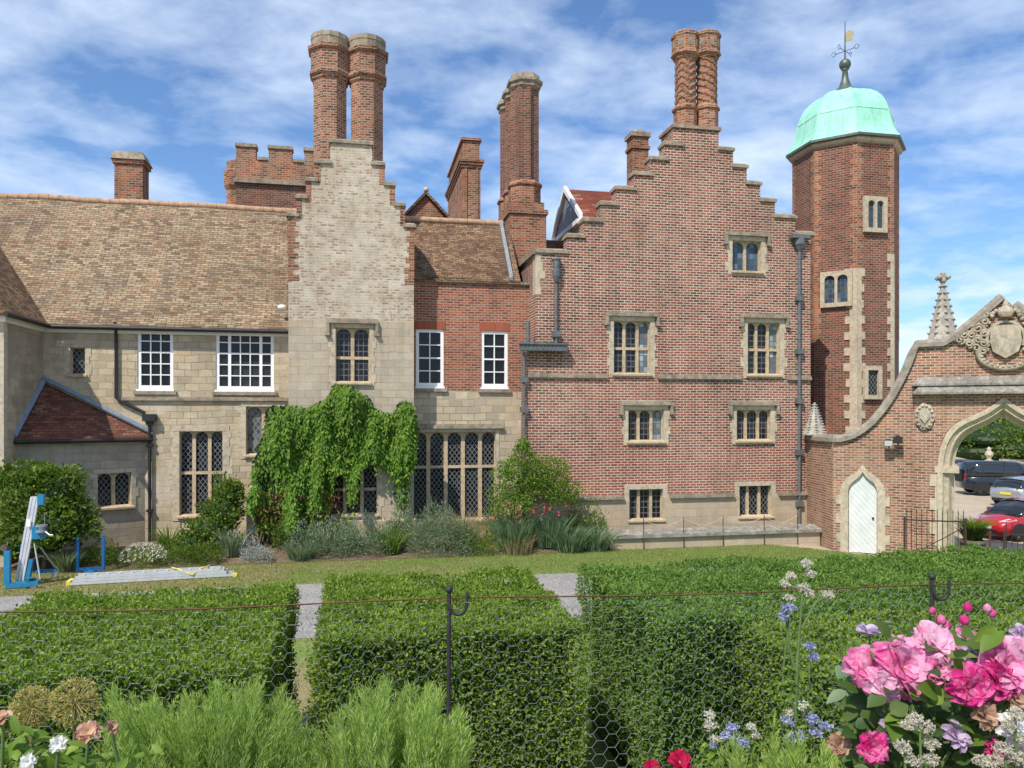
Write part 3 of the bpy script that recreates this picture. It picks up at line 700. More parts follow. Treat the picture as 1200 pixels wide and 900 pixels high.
b.box(gx0+.001, gx0+.45, 25.0, 29.5, -.2, 9.4); b.box(gx1-.45, gx1-.001, 25.0, 29.5, -.2, 9.4); b.build('wall', 'stone_ashlar', HOUSE)
b = MB(); zp = G.Z(450, 584); b.hexa([G.p(gx0-.03, -.2, .14), G.p(gx1+.06, -.2, .14), G.p(gx1+.06, -.2, -.3), G.p(gx0-.03, -.2, -.3), G.p(gx0-.03, .95, .14), G.p(gx1+.06, .95, .14), G.p(gx1+.06, 1.05, -.2), G.p(gx0-.03, 1.05, -.2)])
b.build('plinth', 'stone_plinth', HOUSE)
b = MB(); gc = (gx0+gx1)/2; b.hexa([(gx0-1.25, 24.6, -.1), (gx0-.9, 24.6, -.1), (gx0-.9, 26.19, -.1), (gx0-1.25, 26.19, -.1), (gx0-1.25, 24.6, 1.5), (gx0-.9, 24.6, 1.6), (gx0-.9, 26.19, 2.6), (gx0-1.25, 26.19, 2.5)]); b.build('buttress', 'stone_render', HOUSE); b = MB(); b.slab(FY(25.02), [(gx0+.1, 9.45), (gx1-.1, 9.45), (gc, 11.9)], depth=4.6); b.build('roof', 'tile_brown', HOUSE)

# --- middle range
Mf = FY(25.4); mx0, mx1 = gx1-.2, Mf.S(632); zMt, zMs = Mf.Z(550, 332), Mf.Z(550, 458)
hm1 = [sash_window(Mf, (487.5, 520, 386, 453), 2, 4, lintel=.28, label='white sash window beside the white gable'), sash_window(Mf, (564, 595, 388, 454), 2, 4, lintel=.28, label='white sash window left of the lead trough')]
hm2 = stone_window(Mf, (484, 581, 506, 609), 5, transom=(.6,), glass='glass_diamond', sur=.12, quoins=False, label='five light leaded window with arched heads', mul=.13, drops=0)
b = MB(); b.slab(Mf, [(mx0, zMs), (mx1, zMs), (mx1, zMt), (mx0, zMt)], hm1, depth=.4); b.build('wall', 'brick_range', HOUSE)
b = MB(); b.slab(Mf, [(mx0, -.2), (mx1, -.2), (mx1, zMs), (mx0, zMs)], [hm2], depth=.4); b.build('wall', 'stone_block', HOUSE)
b = MB(); b.fbox(Mf, gx1-.1, Mf.S(629), zMt, zMt+.09, -.2, .09); b.build('eaves_course', 'stone_ledge', HOUSE)
b = MB(); roof_pair(b, gx1-.3, 5.35, 25.35, zMt+.05, 27.4, 11.18, 29.5, over=.05, nx=12); rm = b.build('roof', 'tile_brown', HOUSE)
b = MB()
for i in range(12):
    x = gx1-.2+i*.33
    if x < 5.1: b.tube([(x, 27.4, 11.2), (x+.32, 27.4, 11.19)], .12, 8)
b.build('ridge_tiles', 'ridge_clay', rm)
b = MB(); b.hexa([(4.98, 25.3, zMt+.1), (5.10, 25.3, zMt+.1), (5.10, 27.3, 11.1), (4.98, 27.3, 11.1), (4.98, 25.3, zMt+.22), (5.10, 25.3, zMt+.26), (5.10, 27.3, 11.32), (4.98, 27.3, 11.28)]); b.build('flashing', 'lead', rm)
# small gable behind the middle range
Q = FY(31.0); ax, az = Q.S(499), Q.Z(499, 229); b = MB(); b.slab(Q, [(1.5, 9), (3.9, 9), (3.9, az-1.3), (ax, az), (1.5, az-1.3)], depth=.3); b.build('gable', 'brick_orange', HOUSE)
b = MB(); sl = (az-(az-1.3))/(3.9-ax)
for sgn, xe in ((-1, 1.4), (1, 4.0)):
    ze = az-1.3-.05; p = [(ax, az+.02), (xe, ze)]
    b.hexa([(p[0][0], 30.85, p[0][1]), (p[1][0], 30.85, p[1][1]), (p[1][0], 36, p[1][1]), (p[0][0], 36, p[0][1]), (p[0][0], 30.85, p[0][1]+.14), (p[1][0], 30.85, p[1][1]+.14), (p[1][0], 36, p[1][1]+.14), (p[0][0], 36, p[0][1]+.14)])
b.build('roof', 'tile_brown', HOUSE)
b = MB(); b.blob((ax, 30.9, az+.2), .11); b.build('finial', 'stone_pale', HOUSE)

# --- right brick gable
RF = FY(24.4); rxl, rxr = RF.S(618), RF.S(950)
SL = [(628, 664, 296), (665, 684, 278), (684, 704, 259), (704, 723, 240), (722, 744, 222), (743, 763, 205), (762, 782, 187), (779, 799, 170)]
SR = [(842, 859, 176), (859, 875, 196), (875, 891, 216), (891, 908, 236), (908, 932, 255), (932, 953, 275)]
rtop = (789, 843, 151)
zPl = RF.Z(800, 582)
xl2 = RF.S(628); zStep = RF.Z(620, 404)
out, caps = stepped(RF, SL, rtop, SR, xl2, rxr, zStep)
wins = [((858, 892, 282, 318), 2, (), True, 'glass_blue', {}, 'highest window of the red gable, two lights'),
        ((719, 762, 376, 438), 3, (.48,), True, 'glass_square', dict(k=(2,), m='glass_curtain'), 'upper left transomed window of the red gable'),
        ((876, 914, 378, 439), 3, (.48,), True, 'glass_square', dict(k=(2,), m='glass_curtain'), 'upper right transomed window of the red gable'),
        ((736, 778, 480, 517), 3, (), True, 'glass_square', dict(k=(2,), m='glass_curtain'), 'middle left three light window of the red gable'),
        ((863, 903, 480, 516), 3, (), True, 'glass_square', {}, 'middle right three light window of the red gable'),
        ((737, 777, 573, 609), 3, (), False, 'glass_square', {}, 'lowest left three light window of the red gable'),
        ((866, 904, 569, 605), 3, (), False, 'glass_diamond', {}, 'lowest right three light window of the red gable')]
hr = [stone_window(RF, w[0], w[1], transom=w[2], arch=w[3], glass=w[4], curtains=w[5], label=w[6], sur=.16, hood=(i < 5), mul=.10) for i, w in enumerate(wins)]
upper = [h for h in hr[:3]]
# upper slab (above the hopper ledge), middle slab (down to the plinth), plinth
cut = []
def notch(a0, a1, z, ws, up=True):
    """points along z from a0 to a1 stepping round the openings that cross z"""
    pts = [(a0, z)]
    for w in sorted(ws, key=lambda w: w[0][0]):
        s0, s1, zz = w[0][0], w[1][0], (w[2][1] if up else w[0][1])
        pts += [(s0, z), (s0, zz), (s1, zz), (s1, z)]
    return pts+[(a1, z)]
cross1 = hr[1:3]; cross2 = hr[5:7]
o1 = notch(xl2, rxr, zStep, cross1, True)+out[2:]
b = MB(); b.slab(RF, o1, [hr[0]], depth=.5)
o2 = notch(rxl, rxr, zPl, cross2, True)+list(reversed(notch(rxl, rxr, zStep, cross1, False)))
b.slab(RF, o2, hr[3:5], depth=.5)
b.box(rxl+.002, rxl+.5, 24.901, 33, -.2, zStep); b.box(xl2+.002, xl2+.5, 24.901, 33.5, zStep, RF.Z(640, 296)-.02); b.box(rxr-.5, rxr-.002, 24.901, 33, -.2, caps[0][2])
rw = b.build('gable', 'brick_red', HOUSE)
cap_stones(RF, caps, 'stone_cap', rw, th=.15)
o3 = [(rxl, -.2), (rxr, -.2)]+list(reversed(notch(rxl, rxr, zPl, cross2, False)))
b = MB(); b.slab(RF, o3, [], d=.05, depth=.55); b.build('plinth', 'stone_plinth', HOUSE)
def strips(px0, px1, y, gaps, h, d, mat, name):
    z = RF.Z(800, y); cur = RF.S(px0)
    for g0, g1 in list(gaps)+[(px1, px1)]:
        b = MB(); b.fbox(RF, cur, RF.S(g0), z-h, z, -.1, d); b.fbox(RF, cur, RF.S(g0), z-.002, z+.05, -.1, d*.5); b.build(name, mat, HOUSE); cur = RF.S(g1)
strips(618, 950, 440.5, [(712, 770), (868, 922)], .10, .09, 'stone_cap', 'string_course')
strips(618, 950, 580, [(730, 784), (859, 911)], .09, .16, 'stone_cap', 'plinth_moulding')
b = MB(); xk = RF.S(603); zk = RF.Z(640, 296)
b.box(xl2-.10, xl2+.6, 24.36, 33.4, zk-.06, zk+.12); b.build('coping', 'stone_cap', rw)
b = MB(); z = RF.Z(630, 345); 
while z < zk-.2:
    e = random.uniform(.14, .32); b.fbox(RF, xl2-.012, xl2+e, z, z+.26, -.4, .014); z += .262
b.build('quoins', 'stone_trim', rw)
# diaper of dark headers, faint
b = MB(); xc = (xl2+rxr)/2; b.slab(FY(24.95), [(xl2+.5, zk-.3), (rxr-.5, caps[0][2]-.5), (xc+.3, caps[6][2]-.6)], depth=9); b.build('roof', 'tile_red', HOUSE)
# pipes
def pipe(b, fr, px, y0, y1, r=.055, d=.09, clamps=()):
    s = fr.S(px); z1, z0 = fr.Z(px, y0), fr.Z(px, y1); b.tube([fr.p(s, z1, d), fr.p(s, z0, d)], r, 8)
    for y in clamps: z = fr.Z(px, y); b.fbox(fr, s-.13, s+.13, z-.09, z+.09, .001, d+r+.03)
    return s
b = MB(); s = pipe(b, RF, 935, 290, 616, r=.06, clamps=(350, 412, 470, 530, 590)); z = RF.Z(935, 290); b.lathe((s, 24.31), [(.07, z-.15), (.2, z+.08), (.2, z+.28)], 8); b.fbox(RF, s-.34, s+.34, z+.281, z+.40, .0, .26)
plabel(b.build('downpipe', 'lead_pipe', HOUSE), 'tall grey lead downpipe at the right of the red gable')
b = MB(); s = pipe(b, RF, 651, 328, 403, clamps=(392,)); z = RF.Z(651, 326); b.lathe((s, 24.28), [(.06, z-.15), (.13, z+.05), (.15, z+.25), (.11, z+.27), (.13, z+.55), (.16, z+.57), (.16, z+.62)], 12, smooth=False)
zt = RF.Z(636, 412); a0, a1 = RF.S(609), RF.S(662); b.fbox(RF, a0, a1, zt, zt+.2, .01, .32); b.fbox(RF, a0-.04, a1+.04, zt+.201, zt+.26, .01, .37)
for k in range(12): q = a0+.06+(a1-a0-.12)*k/11; b.fbox(RF, q-.02, q+.02, zt+.01, zt+.19, .32, .335)
for px in (628, 643, 657): q = RF.S(px); b.tube([RF.p(q, zt, .28), RF.p(q, zt-.12, .16), RF.p(q, zt-.3, .03)], .02, 5)
pipe(b, RF, 613.5, 413, 610, clamps=(445, 480)); pipe(b, RF, 618, 378, 403, r=.07)
plabel(b.build('downpipe', 'lead_pipe', HOUSE), 'lead rainwater trough on brackets with pipes above and below')

# --- dormer roof behind the red gable
DX = 8.55; zt, zn = 13.7, 12.0
b = MB(); b.hexa([(DX, 28.8, zn), (14, 28.8, zn), (14, 33.4, zn), (DX, 33.4, zn), (DX, 31.08, zt), (14, 31.08, zt), (14, 31.12, zt), (DX, 31.12, zt)])
b.box(DX+.25, 14, 29.2, 33.0, 9.5, zn-.002); dr = b.build('dormer', 'tile_redpale', HOUSE)
b = MB()
for ye in (28.75, 33.45):
    b.hexa([(DX-.14, ye, zn-.12), (DX+.0, ye, zn-.12), (DX+.0, 31.1, zt-.1), (DX-.14, 31.1, zt-.1), (DX-.14, ye, zn+.1), (DX+.0, ye, zn+.1), (DX+.0, 31.1, zt+.14), (DX-.14, 31.1, zt+.14)])
b.box(DX-.25, DX+.35, 28.7, 33.5, zn-.3, zn-.12); b.box(DX+.0, DX+.249, 29.0, 33.2, 9.5, zn-.302)
b.build('bargeboard', 'white_paint', dr)
b = MB(); b.box(DX+.3, 14, 28.75, 29.19, 9.5, zn-.3)
b.build('cheek', 'white_paint', dr)
b = MB(); b.box(DX-.02, DX-.01, 29.4, 30.3, 10.2, 11.3); b.box(DX-.02, DX-.01, 31.6, 32.6, 10.2, 11.3); b.box(DX+.9, DX+1.6, 28.72, 28.745, 10.5, 11.5); b.build('pane', 'glass_plain', dr)
b = MB(); b.slab(Fr((DX-.006, 33.0), (0, -1)), [(0.2, zn+.05), (3.8, zn+.05), (1.9, zt-.2)], depth=.02); b.build('tympanum', 'lead', dr)
b = MB(); b.hexa([(6.6, 28.5, 9.6), (8.5, 28.5, 9.6), (8.5, 31, 9.6), (6.6, 31, 9.6), (6.6, 30.9, 11.5), (8.5, 30.9, 11.5), (8.5, 31, 11.5), (6.6, 31, 11.5)]); b.build('roof', 'tile_red', HOUSE)

# --- chimneys
def ochim(b, cx, cy, r, z0, z1, n=8, rot=0, band=()):
    b.lathe((cx, cy), [(r, z0), (r, z1)], n, rot)
def chimney(label): return None
# twin chimneys on the white gable
for px, lab, dz in ((387, 'left one of the twin round chimneys on the white gable', 0), (430, 'right one of the twin round chimneys on the white gable', -.1)):
    t = TP(px, 26.0); cx = XP(px, 26.0); z1 = H+(485-50)*t/F+dz-.05; r = .55
    b = MB(); b.lathe((cx, 26.0), [(r*1.02, 9.0), (r*1.02, z1-1.35), ], 8)
    ch = plabel(b.build('chimney', 'brick_chimney', HOUSE), lab)
    b = MB(); b.lathe((cx, 26.0), [(r*1.02, z1-1.35), (r*1.12, z1-1.28), (r*1.12, z1-1.22), (r*1.26, z1-1.15), (r*1.26, z1-1.05), (r*1.18, z1-1.0), (r*1.2, z1-.42), (r*1.36, z1-.36), (r*1.38, z1-.26), (r*1.12, z1-.22)], 8)
    b.build('chimney_head', 'brick_chimney', ch)
    b = MB(); b.lathe((cx, 26.0), [(r*1.1, z1-.22), (r*1.12, z1+.0), (r*1.15, z1+.02), (r*1.14, z1+.17), (r*.9, z1+.19), (r*.85, z1+.0)], 14, smooth=False); b.build('chimney_cap', 'stone_cap', ch)
# crenellated tower behind
T = FY(34.0); tx0, tx1 = T.S(277), T.S(400); zt0, zs = T.Z(300, 188), T.Z(300, 214)
b = MB(); b.box(tx0, tx1, 34.0, 40, 6, zs-.05); b.box(tx0-.05, tx1, 33.93, 40, zs+.12, zt0)
tw = b.build('crenellated_tower', 'brick_dark', HOUSE)
b = MB(); b.box(tx0-.1, tx1, 33.86, 40, zs-.05, zs+.12)
mer = [(277, 300), (315, 342), (357, 369)]
b2 = MB()
for p0, p1 in mer: b2.box(T.S(p0), T.S(p1), 33.94, 34.4, zt0, zt0+.52); b.box(T.S(p0)-.04, T.S(p1)+.04, 33.88, 34.45, zt0+.521, zt0+.66)
for p0, p1 in ((300, 315), (342, 357)): b.box(T.S(p0)+.05, T.S(p1)-.05, 33.88, 34.45, zt0+.002, zt0+.12)
b2.box(tx0-.052, tx1, 33.928, 33.99, zs+.12, zt0-.001)
b.build('coping', 'stone_cap', tw); b2.build('battlement', 'brick_orange', tw)
b = MB(); cc = (T.S(273.5), 34.5); b.lathe(cc, [(.36, 6), (.36, zs-.3), (.48, zs-.1), (.48, zs+.5), (.36, zs+.6), (.36, zt0)], 8); b.build('corner_turret', 'brick_orange', tw)
# small chimney on the left ridge
Q = FY(31.5); a0, a1 = Q.S(134), Q.S(167); z = Q.Z(150, 184); b = MB(); b.box(a0, a1, 31.5, 32.4, 9, z-.25); b.box(a0-.07, a1+.07, 31.43, 32.47, z-.25, z-.1); ch = plabel(b.build('chimney', 'brick_orange', HOUSE), 'short square chimney on the long buff roof')
b = MB(); b.hexa([(a0-.13, 31.37, z-.1), (a1+.13, 31.37, z-.1), (a1+.13, 32.53, z-.1), (a0-.13, 32.53, z-.1), (a0+.02, 31.5, z+.22), (a1-.02, 31.5, z+.22), (a1-.02, 32.4, z+.22), (a0+.02, 32.4, z+.22)]); b.build('chimney_cap', 'stone_cap', ch)
# arcaded slab chimney
b = MB(); x0, x1, y0, y1 = 4.40, 5.20, 33.0, 38.4; zc = 15.15
b.box(x0, x1, y0, y1, 9, zc)
b.box(x0+.04, x1-.04, y0+.04, y1-.04, zc+.2, 16.15)
for k in range(3): b.box(x0-.05*(k+1), x1+.05*(k+1), y0-.05*(k+1), y1+.05*(k+1), zc-.18+.12*k+.001*k, zc-.18+.12*(k+1))
b.box(x0-.05, x1+.05, y0-.05, y1+.05, 16.16, 16.26); b.box(x0+.1, x0+.2, y0-.05, y0+.01, 9, zc-.2); b.box(x1-.2, x1-.1, y0-.05, y0+.01, 9, zc-.2)
ch = plabel(b.build('chimney', 'brick_orange', HOUSE), 'long rectangular chimney with small arcaded top')
b = MB()
for k in range(9): y = y0+.35+k*.58; b.slab(Fr((x0+.035, y+.26), (0, -1)), arch_light(0, .26, 15.5, 16.05), depth=.02)
for k in range(5): y = y0+.6+k*1.0; b.slab(Fr((x0-.006, y+.2), (0, -1)), arch_light(0, .2, 14.2, 14.8), depth=.02)
b.build('recess_shade', 'brick_dark', ch)  # flat dark brick plates on the face, standing in for shaded arcade recesses
# big clustered chimney
b = MB(); x0, x1, y0, y1 = 5.32, 6.66, 27.0, 30.4; cx = (x0+x1)/2
b.box(x0, x1, y0, y1, 8, 11.5); b.box(x0-.06, x1+.06, y0-.06, y1+.06, 11.501, 11.66); b.box(x0+.06, x1-.06, y0+.06, y1-.06, 11.661, 11.95)
ch = plabel(b.build('chimney', 'brick_orange', HOUSE), 'clustered dark chimney with fluted shafts between the gables')
for cy in (27.62, 28.62, 29.7):
    b = MB(); n = 8
    b.lathe((cx, cy), [(.60, 11.952), (.60, 12.55), (.66, 12.6), (.66, 12.68), (.56, 12.78)], 8); b.build('shaft_base', 'brick_orange', ch)
    b = MB(); pr = []
    for k in range(16):
        q = 2*math.pi*(k+.5)/16; rr = .56 if (k//1) % 2 == 0 else .47
        pr.append((rr*math.cos(q), rr*math.sin(q)))
    vs = [(cx+p[0], cy+p[1], 12.781) for p in pr]+[(cx+p[0], cy+p[1], 16.2) for p in pr]; b.add(vs, [(i, (i+1) % 16, (i+1) % 16+16, i+16) for i in range(16)]+[tuple(range(16, 32))])
    b.build('shaft', 'brick_dark', ch)
    b = MB(); b.lathe((cx, cy), [(.50, 16.1), (.60, 16.2), (.60, 16.3), (.68, 16.36), (.68, 16.46), (.58, 16.5), (.54, 16.68), (.4, 16.7)], 8); b.build('chimney_cap', 'stone_cap', ch)
b = MB(); b.hexa([(x0-.08, y0-.02, 9.1), (x0+.05, y0-.02, 9.1), (x0+.05, y1, 9.1), (x0-.08, y1, 9.1), (x0-.08, y0-.02, 9.22), (x0+.05, y0-.02, 9.22), (x0+.05, y1, 9.22), (x0-.08, y1, 9.22)])
# small stack behind the red gable
Q = FY(27.0); a0, a1 = Q.S(741), Q.S(760); z = Q.Z(750, 160); b = MB(); b.box(a0, a1, 27, 27.6, 9, z); b.box(a0-.05, a1+.05, 26.95, 27.65, z-.45, z-.33); ch = plabel(b.build('chimney', 'brick_orange', HOUSE), 'slim square orange brick chimney beside the stepped gable')
b = MB(); b.box(a0-.07, a1+.07, 26.93, 27.67, z+.001, z+.16); b.lathe(((a0+a1)/2, 27.3), [(.33, z+.16), (.24, z+.3)], 8); b.build('chimney_cap', 'stone_cap', ch)
# ornamental twin chimney on the red gable top
zb = RF.Z(816, 151); b = MB(); a0, a1 = RF.S(789), RF.S(843); b.box(a0+.02, a1-.02, 24.42, 25.5, zb-1.2, zb); b.box(a0-.05, a1+.05, 24.34, 25.58, zb+.001, zb+.10)
ch = plabel(b.build('chimney', 'brick_chimney', HOUSE), 'pair of carved brick chimney shafts crowning the red gable')
tb = 24.95
def zz(px, y): return ZP(px, y, tb)
for px, kind in ((803, 'zig'), (828, 'spiral')):
    cx = XP(px, tb); r = .345
    z0, z1, z2, z3, z4 = zz(px, 150), zz(px, 128), zz(px, 72), zz(px, 62), zz(px, 40)
    b = MB(); b.lathe((cx, tb), [(.40, z0-.1), (.40, z1-.12), (.46, z1-.08), (.46, z1), (.36, z1+.1)], 8); b.build('shaft_base', 'brick_orange', ch)
    b = MB(); n = 40; rows = 56; vs = []
    for j in range(rows+1):
        z = z1+.08+(z2-z1)*j/rows
        for k in range(n):
            q = 2*math.pi*k/n
            if kind == 'zig': ph = (j/rows*7+abs(((k*8/n) % 2)-1)*.9) % 1.0
            else: ph = (j/rows*7+k*4/n) % 1.0
            rr = r+(.024 if ph < .35 else -.012); vs.append((cx+rr*math.cos(q), tb+rr*math.sin(q), z))
    b.add(vs, [(j*n+k, j*n+(k+1) % n, (j+1)*n+(k+1) % n, (j+1)*n+k) for j in range(rows) for k in range(n)]); b.build('shaft', 'brick_orange', ch)
    b = MB(); b.lathe((cx, tb), [(.34, z2-.05), (.42, z2+.04), (.40, z2+.08), (.50, z2+.16), (.46, z3+.02), (.46, z4-.22), (.50, z4-.16), (.50, z4-.08), (.44, z4-.02), (.3, z4+.04)], 8); b.build('chimney_head', 'brick_orange', ch)
    b = MB()
    for k in range(8):
        q = 2*math.pi*k/8; n_ = Vector((math.cos(q), math.sin(q))); fr_ = Fr(Vector((cx, tb))+n_*.43, Vector((-n_.y, n_.x)))
        b = MB(); b.fbox(fr_, -.08, .08, z3+.1, z4-.3, -.05, .008); b.build('panel', 'stone_cap', ch)

# --- stair turret
s_ = 1.55; ap_ = s_*1.2071; tcx, tcy = 19.33, 26.0+ap_; Rt = ap_/math.cos(math.pi/8)
ztop = 14.75
b = MB(); b.lathe((tcx, tcy), [(Rt, -.4), (Rt, ztop)], 8); 
TV = [(tcx+Rt*math.cos(2*math.pi*(k+.5)/8), tcy+Rt*math.sin(2*math.pi*(k+.5)/8)) for k in range(8)]
v1 = (tcx-s_/2, 26.0); v2 = (tcx+s_/2, 26.0); v0 = (v1[0]-s_*.7071, 26.0+s_*.7071); vm = (v0[0], v0[1]+s_)
FC = Fr(v0, (v1[0]-v0[0], v1[1]-v0[1])); FS = Fr(v1, (1, 0)); FW = Fr(vm, (0, -1)); FE = Fr(v2, (.7071, .7071))
tur = b.build('stair_turret', 'brick_turret', HOUSE)
# raised brick corner strips and stone quoins
b = MB()
for fr in (FC, FS, FW, FE):
    for sd_ in (0, 1):
        b = MB()
        for i, z in enumerate(np.arange(7.2, ztop-.2, .2)):
            e = .16+.09*(i % 2); b.fbox(fr, .0 if not sd_ else s_-e, e if not sd_ else s_, z, z+.2, -.05, .010)
        b.build('brick_quoins', 'brick_orange', tur)
b = MB(); zq0, zq1 = FS.Z(1005, 512), FS.Z(1005, 316); i = 0
for z in np.arange(zq0-2, zq1, .3):
    e = .22+.22*(i % 2)*random.uniform(.5, 1); b.fbox(FS, -.0, e*.75, z, z+.298, -.05, .03); b.fbox(FC, s_-e-.05, s_+.012, z, z+.3, -.05, .03); i += 1
b.build('stone_quoins', 'stone_trim', tur); b = MB()
zq2 = FS.Z(1045, 300); i = 0
for z in np.arange(zq0-2, zq2, .3):
    e = .14+.14*(i % 2); b.fbox(FS, s_-e, s_+.012, z, z+.298, -.05, .03); b.fbox(FE, -.0, .2, z, z+.298, -.05, .03); i += 1
b.build('stone_quoins', 'stone_trim', tur)
def twin(fr, px, lights, label, sur=.16, glass='glass_blue'):
    x0, x1, yt, yb = px; a0, a1 = fr.S(x0), fr.S(x1); z0, z1 = fr.Z((x0+x1)/2, yb), fr.Z((x0+x1)/2, yt)
    b = MB(); mul = .1; lw = (a1-a0-mul*(lights-1))/lights
    holes = [arch_light(a0+k*(lw+mul), a0+k*(lw+mul)+lw, z0, z1, lw*.4) if lights > 1 else rect(a0, a1, z0, z1) for k in range(lights)]
    b.slab(fr, rect(a0-sur, a1+sur, z0-sur, z1+sur), holes, d=.14, depth=.13)
    w = b.build('window', 'stone_trim', tur); w['label'] = label
    b = MB(); b.fbox(fr, a0-.05, a1+.05, z0-.02, z1+.02, .005, .03); b.build('pane', glass, w)
def twin_wrap(*a, **k): twin(*a, **k)
twin(FS, (1015, 1033, 236, 268), 2, 'turret window just below the green dome'); twin(FC, (967, 994, 323, 355), 2, 'turret window at mid height'); twin(FS, (1015, 1027, 434, 463), 1, 'small single light low in the turret', glass='glass_diamond')
b = MB(); b.lathe((tcx, tcy), [(Rt*1.0, ztop-.12), (Rt*1.05, ztop-.06), (Rt*1.06, ztop+.02), (Rt*1.1, ztop+.06)], 8); b.build('cornice', 'stone_trim', tur)
b = MB(); b.lathe((tcx, tcy), [(Rt*1.08, ztop+.04), (Rt*1.13, ztop+.08), (Rt*1.13, ztop+.17), (Rt*1.0, ztop+.17)], 8); b.build('gutter', 'brass_dark', tur)
prof = [(1.12, .17), (1.06, .32), (1.0, .52), (.955, .75), (.93, 1.0), (.90, 1.3), (.85, 1.6), (.77, 1.9), (.66, 2.14), (.52, 2.33), (.36, 2.46), (.2, 2.53), (.1, 2.56)]
b = MB(); 
pr8 = []
b.lathe((tcx, tcy), [(Rt*r_, ztop+z_) for r_, z_ in prof], 8); 
dome = b.build('dome', 'verdigris', tur)
b = MB()
for k in range(8):
    q = 2*math.pi*(k+.5)/8; b.tube([(tcx+Rt*r_*math.cos(q), tcy+Rt*r_*math.sin(q), ztop+z_) for r_, z_ in prof], .028, 5)
for k in range(8):
    q0, q1 = 2*math.pi*(k+.5)/8, 2*math.pi*(k+1.5)/8; r_, z_ = .90, 1.3
    b.tube([(tcx+Rt*r_*math.cos(q0), tcy+Rt*r_*math.sin(q0), ztop+z_), (tcx+Rt*r_*math.cos(q1), tcy+Rt*r_*math.sin(q1), ztop+z_)], .02, 5)
    for m_ in (.33, .67):
        pts = []
        for r_, z_ in prof[1:6]:
            x = math.cos(q0)*(1-m_)+math.cos(q1)*m_; y = math.sin(q0)*(1-m_)+math.sin(q1)*m_; pts.append((tcx+Rt*r_*x, tcy+Rt*r_*y, ztop+z_))
        b.tube(pts, .016, 4)
b.build('seam', 'verdigris', dome)
zf = ztop+2.5; b = MB(); b.lathe((tcx, tcy), [(.50, zf), (.40, zf+.12), (.24, zf+.3), (.14, zf+.6), (.10, zf+.95), (.16, zf+1.0), (.08, zf+1.05)], 12, smooth=True); b.blob((tcx, tcy, zf+1.2), .23, nu=14, nv=10); plabel(b.build('finial', 'brass_dark', tur), 'dark bulbous metal finial on the green dome')
b = MB(); z = zf+1.4; b.tube([(tcx, tcy, z), (tcx, tcy, z+1.55)], [.035, .015], 6)
for q in (0, math.pi/2):
    dx, dy = math.cos(q+.5), math.sin(q+.5); b.tube([(tcx-.42*dx, tcy-.42*dy, z+.35), (tcx+.42*dx, tcy+.42*dy, z+.35)], .014, 5)
    for sg in (-1, 1):
        c = Vector((tcx+sg*.48*dx, tcy+sg*.48*dy, z+.37)); b.tube([c+Vector((dx*.09*math.cos(w), dy*.09*math.cos(w), .09*math.sin(w))) for w in np.linspace(0, 5.5, 10)], .012, 4)
vn = b.build('weathervane', 'brass_dark', tur)
b = MB(); pts = [(.03, 0), (.30, .05), (.26, .2), (.36, .28), (.30, .42), (.14, .46), (.03, .36)]; b.slab(Fr((tcx, tcy), (.9, -.43)), [(a, z+.72+c_) for a, c_ in pts], depth=.02); b.build('vane', 'gold', vn)
# ------------------------------------------------------------------ gateway wall
GT = (.8, -.6); GW = Fr((JX, JY), GT); S1 = Fr((15.4, 24.4), (JX-15.4, JY-24.4)); L1 = math.hypot(JX-15.4, JY-24.4)
gz0 = -.7
sC = GW.S(1175.5); sL = GW.S(1071)                         # centre of the arch, left edge of the arch bay
WALL = thing('gateway_wall', 'curved brick garden wall with stone coping and an ogee stone gateway arch', 'wall', (*GW.p(sC, gh(18, 20))[:2], -.2))
def gp(px, py): return (GW.S(px), GW.Z(px, py))
cop = [gp(985, 516), gp(1000, 512), gp(1012, 505), gp(1024, 495), gp(1036, 481), gp(1047, 465), gp(1057, 447), gp(1065, 430), gp(1071, 415), gp(1075, 405), gp(1105, 404), gp(1119, 396), gp(1134, 384), gp(1150, 371), gp(1164, 359), gp(1175.5, 349)]
cop = [(0.0, cop[0][1])]+cop
left = cop[:]; right = [(2*sC-s, z) for s, z in reversed(cop[:-1])]
# arch: outer and inner edges, mirrored about the centre
def arch_pts(pts): L_ = [gp(*p) for p in pts]; L_[-1] = (sC, L_[-1][1]); return L_+[(2*sC-s, z) for s, z in reversed(L_[:-1])]
outer = arch_pts([(1097, 600), (1098, 545), (1100, 530), (1104, 515), (1111, 503), (1121, 494), (1134, 488.5), (1148, 483.5), (1160, 477), (1168, 471), (1175, 465)])
inner = arch_pts([(1119, 600), (1119, 545), (1121, 531), (1126, 519), (1134, 510), (1145, 504), (1156, 499.5), (1166, 494), (1175, 487)])
s_out, s_in = outer[0][0], inner[0][0]
outer[0] = (s_out, gz0); outer[-1] = (2*sC-s_out, gz0); inner[0] = (s_in, gz0); inner[-1] = (2*sC-s_in, gz0)
TH_ = .75
def ogee(x0, x1, zb, zs, zt):
    c = (x0+x1)/2; w = (x1-x0)/2; h = zt-zs
    L_ = [(c-w, zb), (c-w, zs), (c-w*.93, zs+h*.25), (c-w*.74, zs+h*.46), (c-w*.45, zs+h*.62), (c-w*.2, zs+h*.78), (c-w*.07, zs+h*.92), (c, zt)]
    return L_+[(2*c-s, z) for s, z in reversed(L_[:-1])]
d0, d1 = GW.S(994), GW.S(1028); dzt, dzs = GW.Z(1011, 553), GW.Z(1011, 576)
dhole = ogee(d0, d1, gz0, dzs, dzt)
full = [(0, gz0)]+dhole+outer+[(2*sC, gz0)]+[(2*sC, right[-1][1])]+[q for q in reversed(left+right)][1:-1]+[(0, left[0][1])]
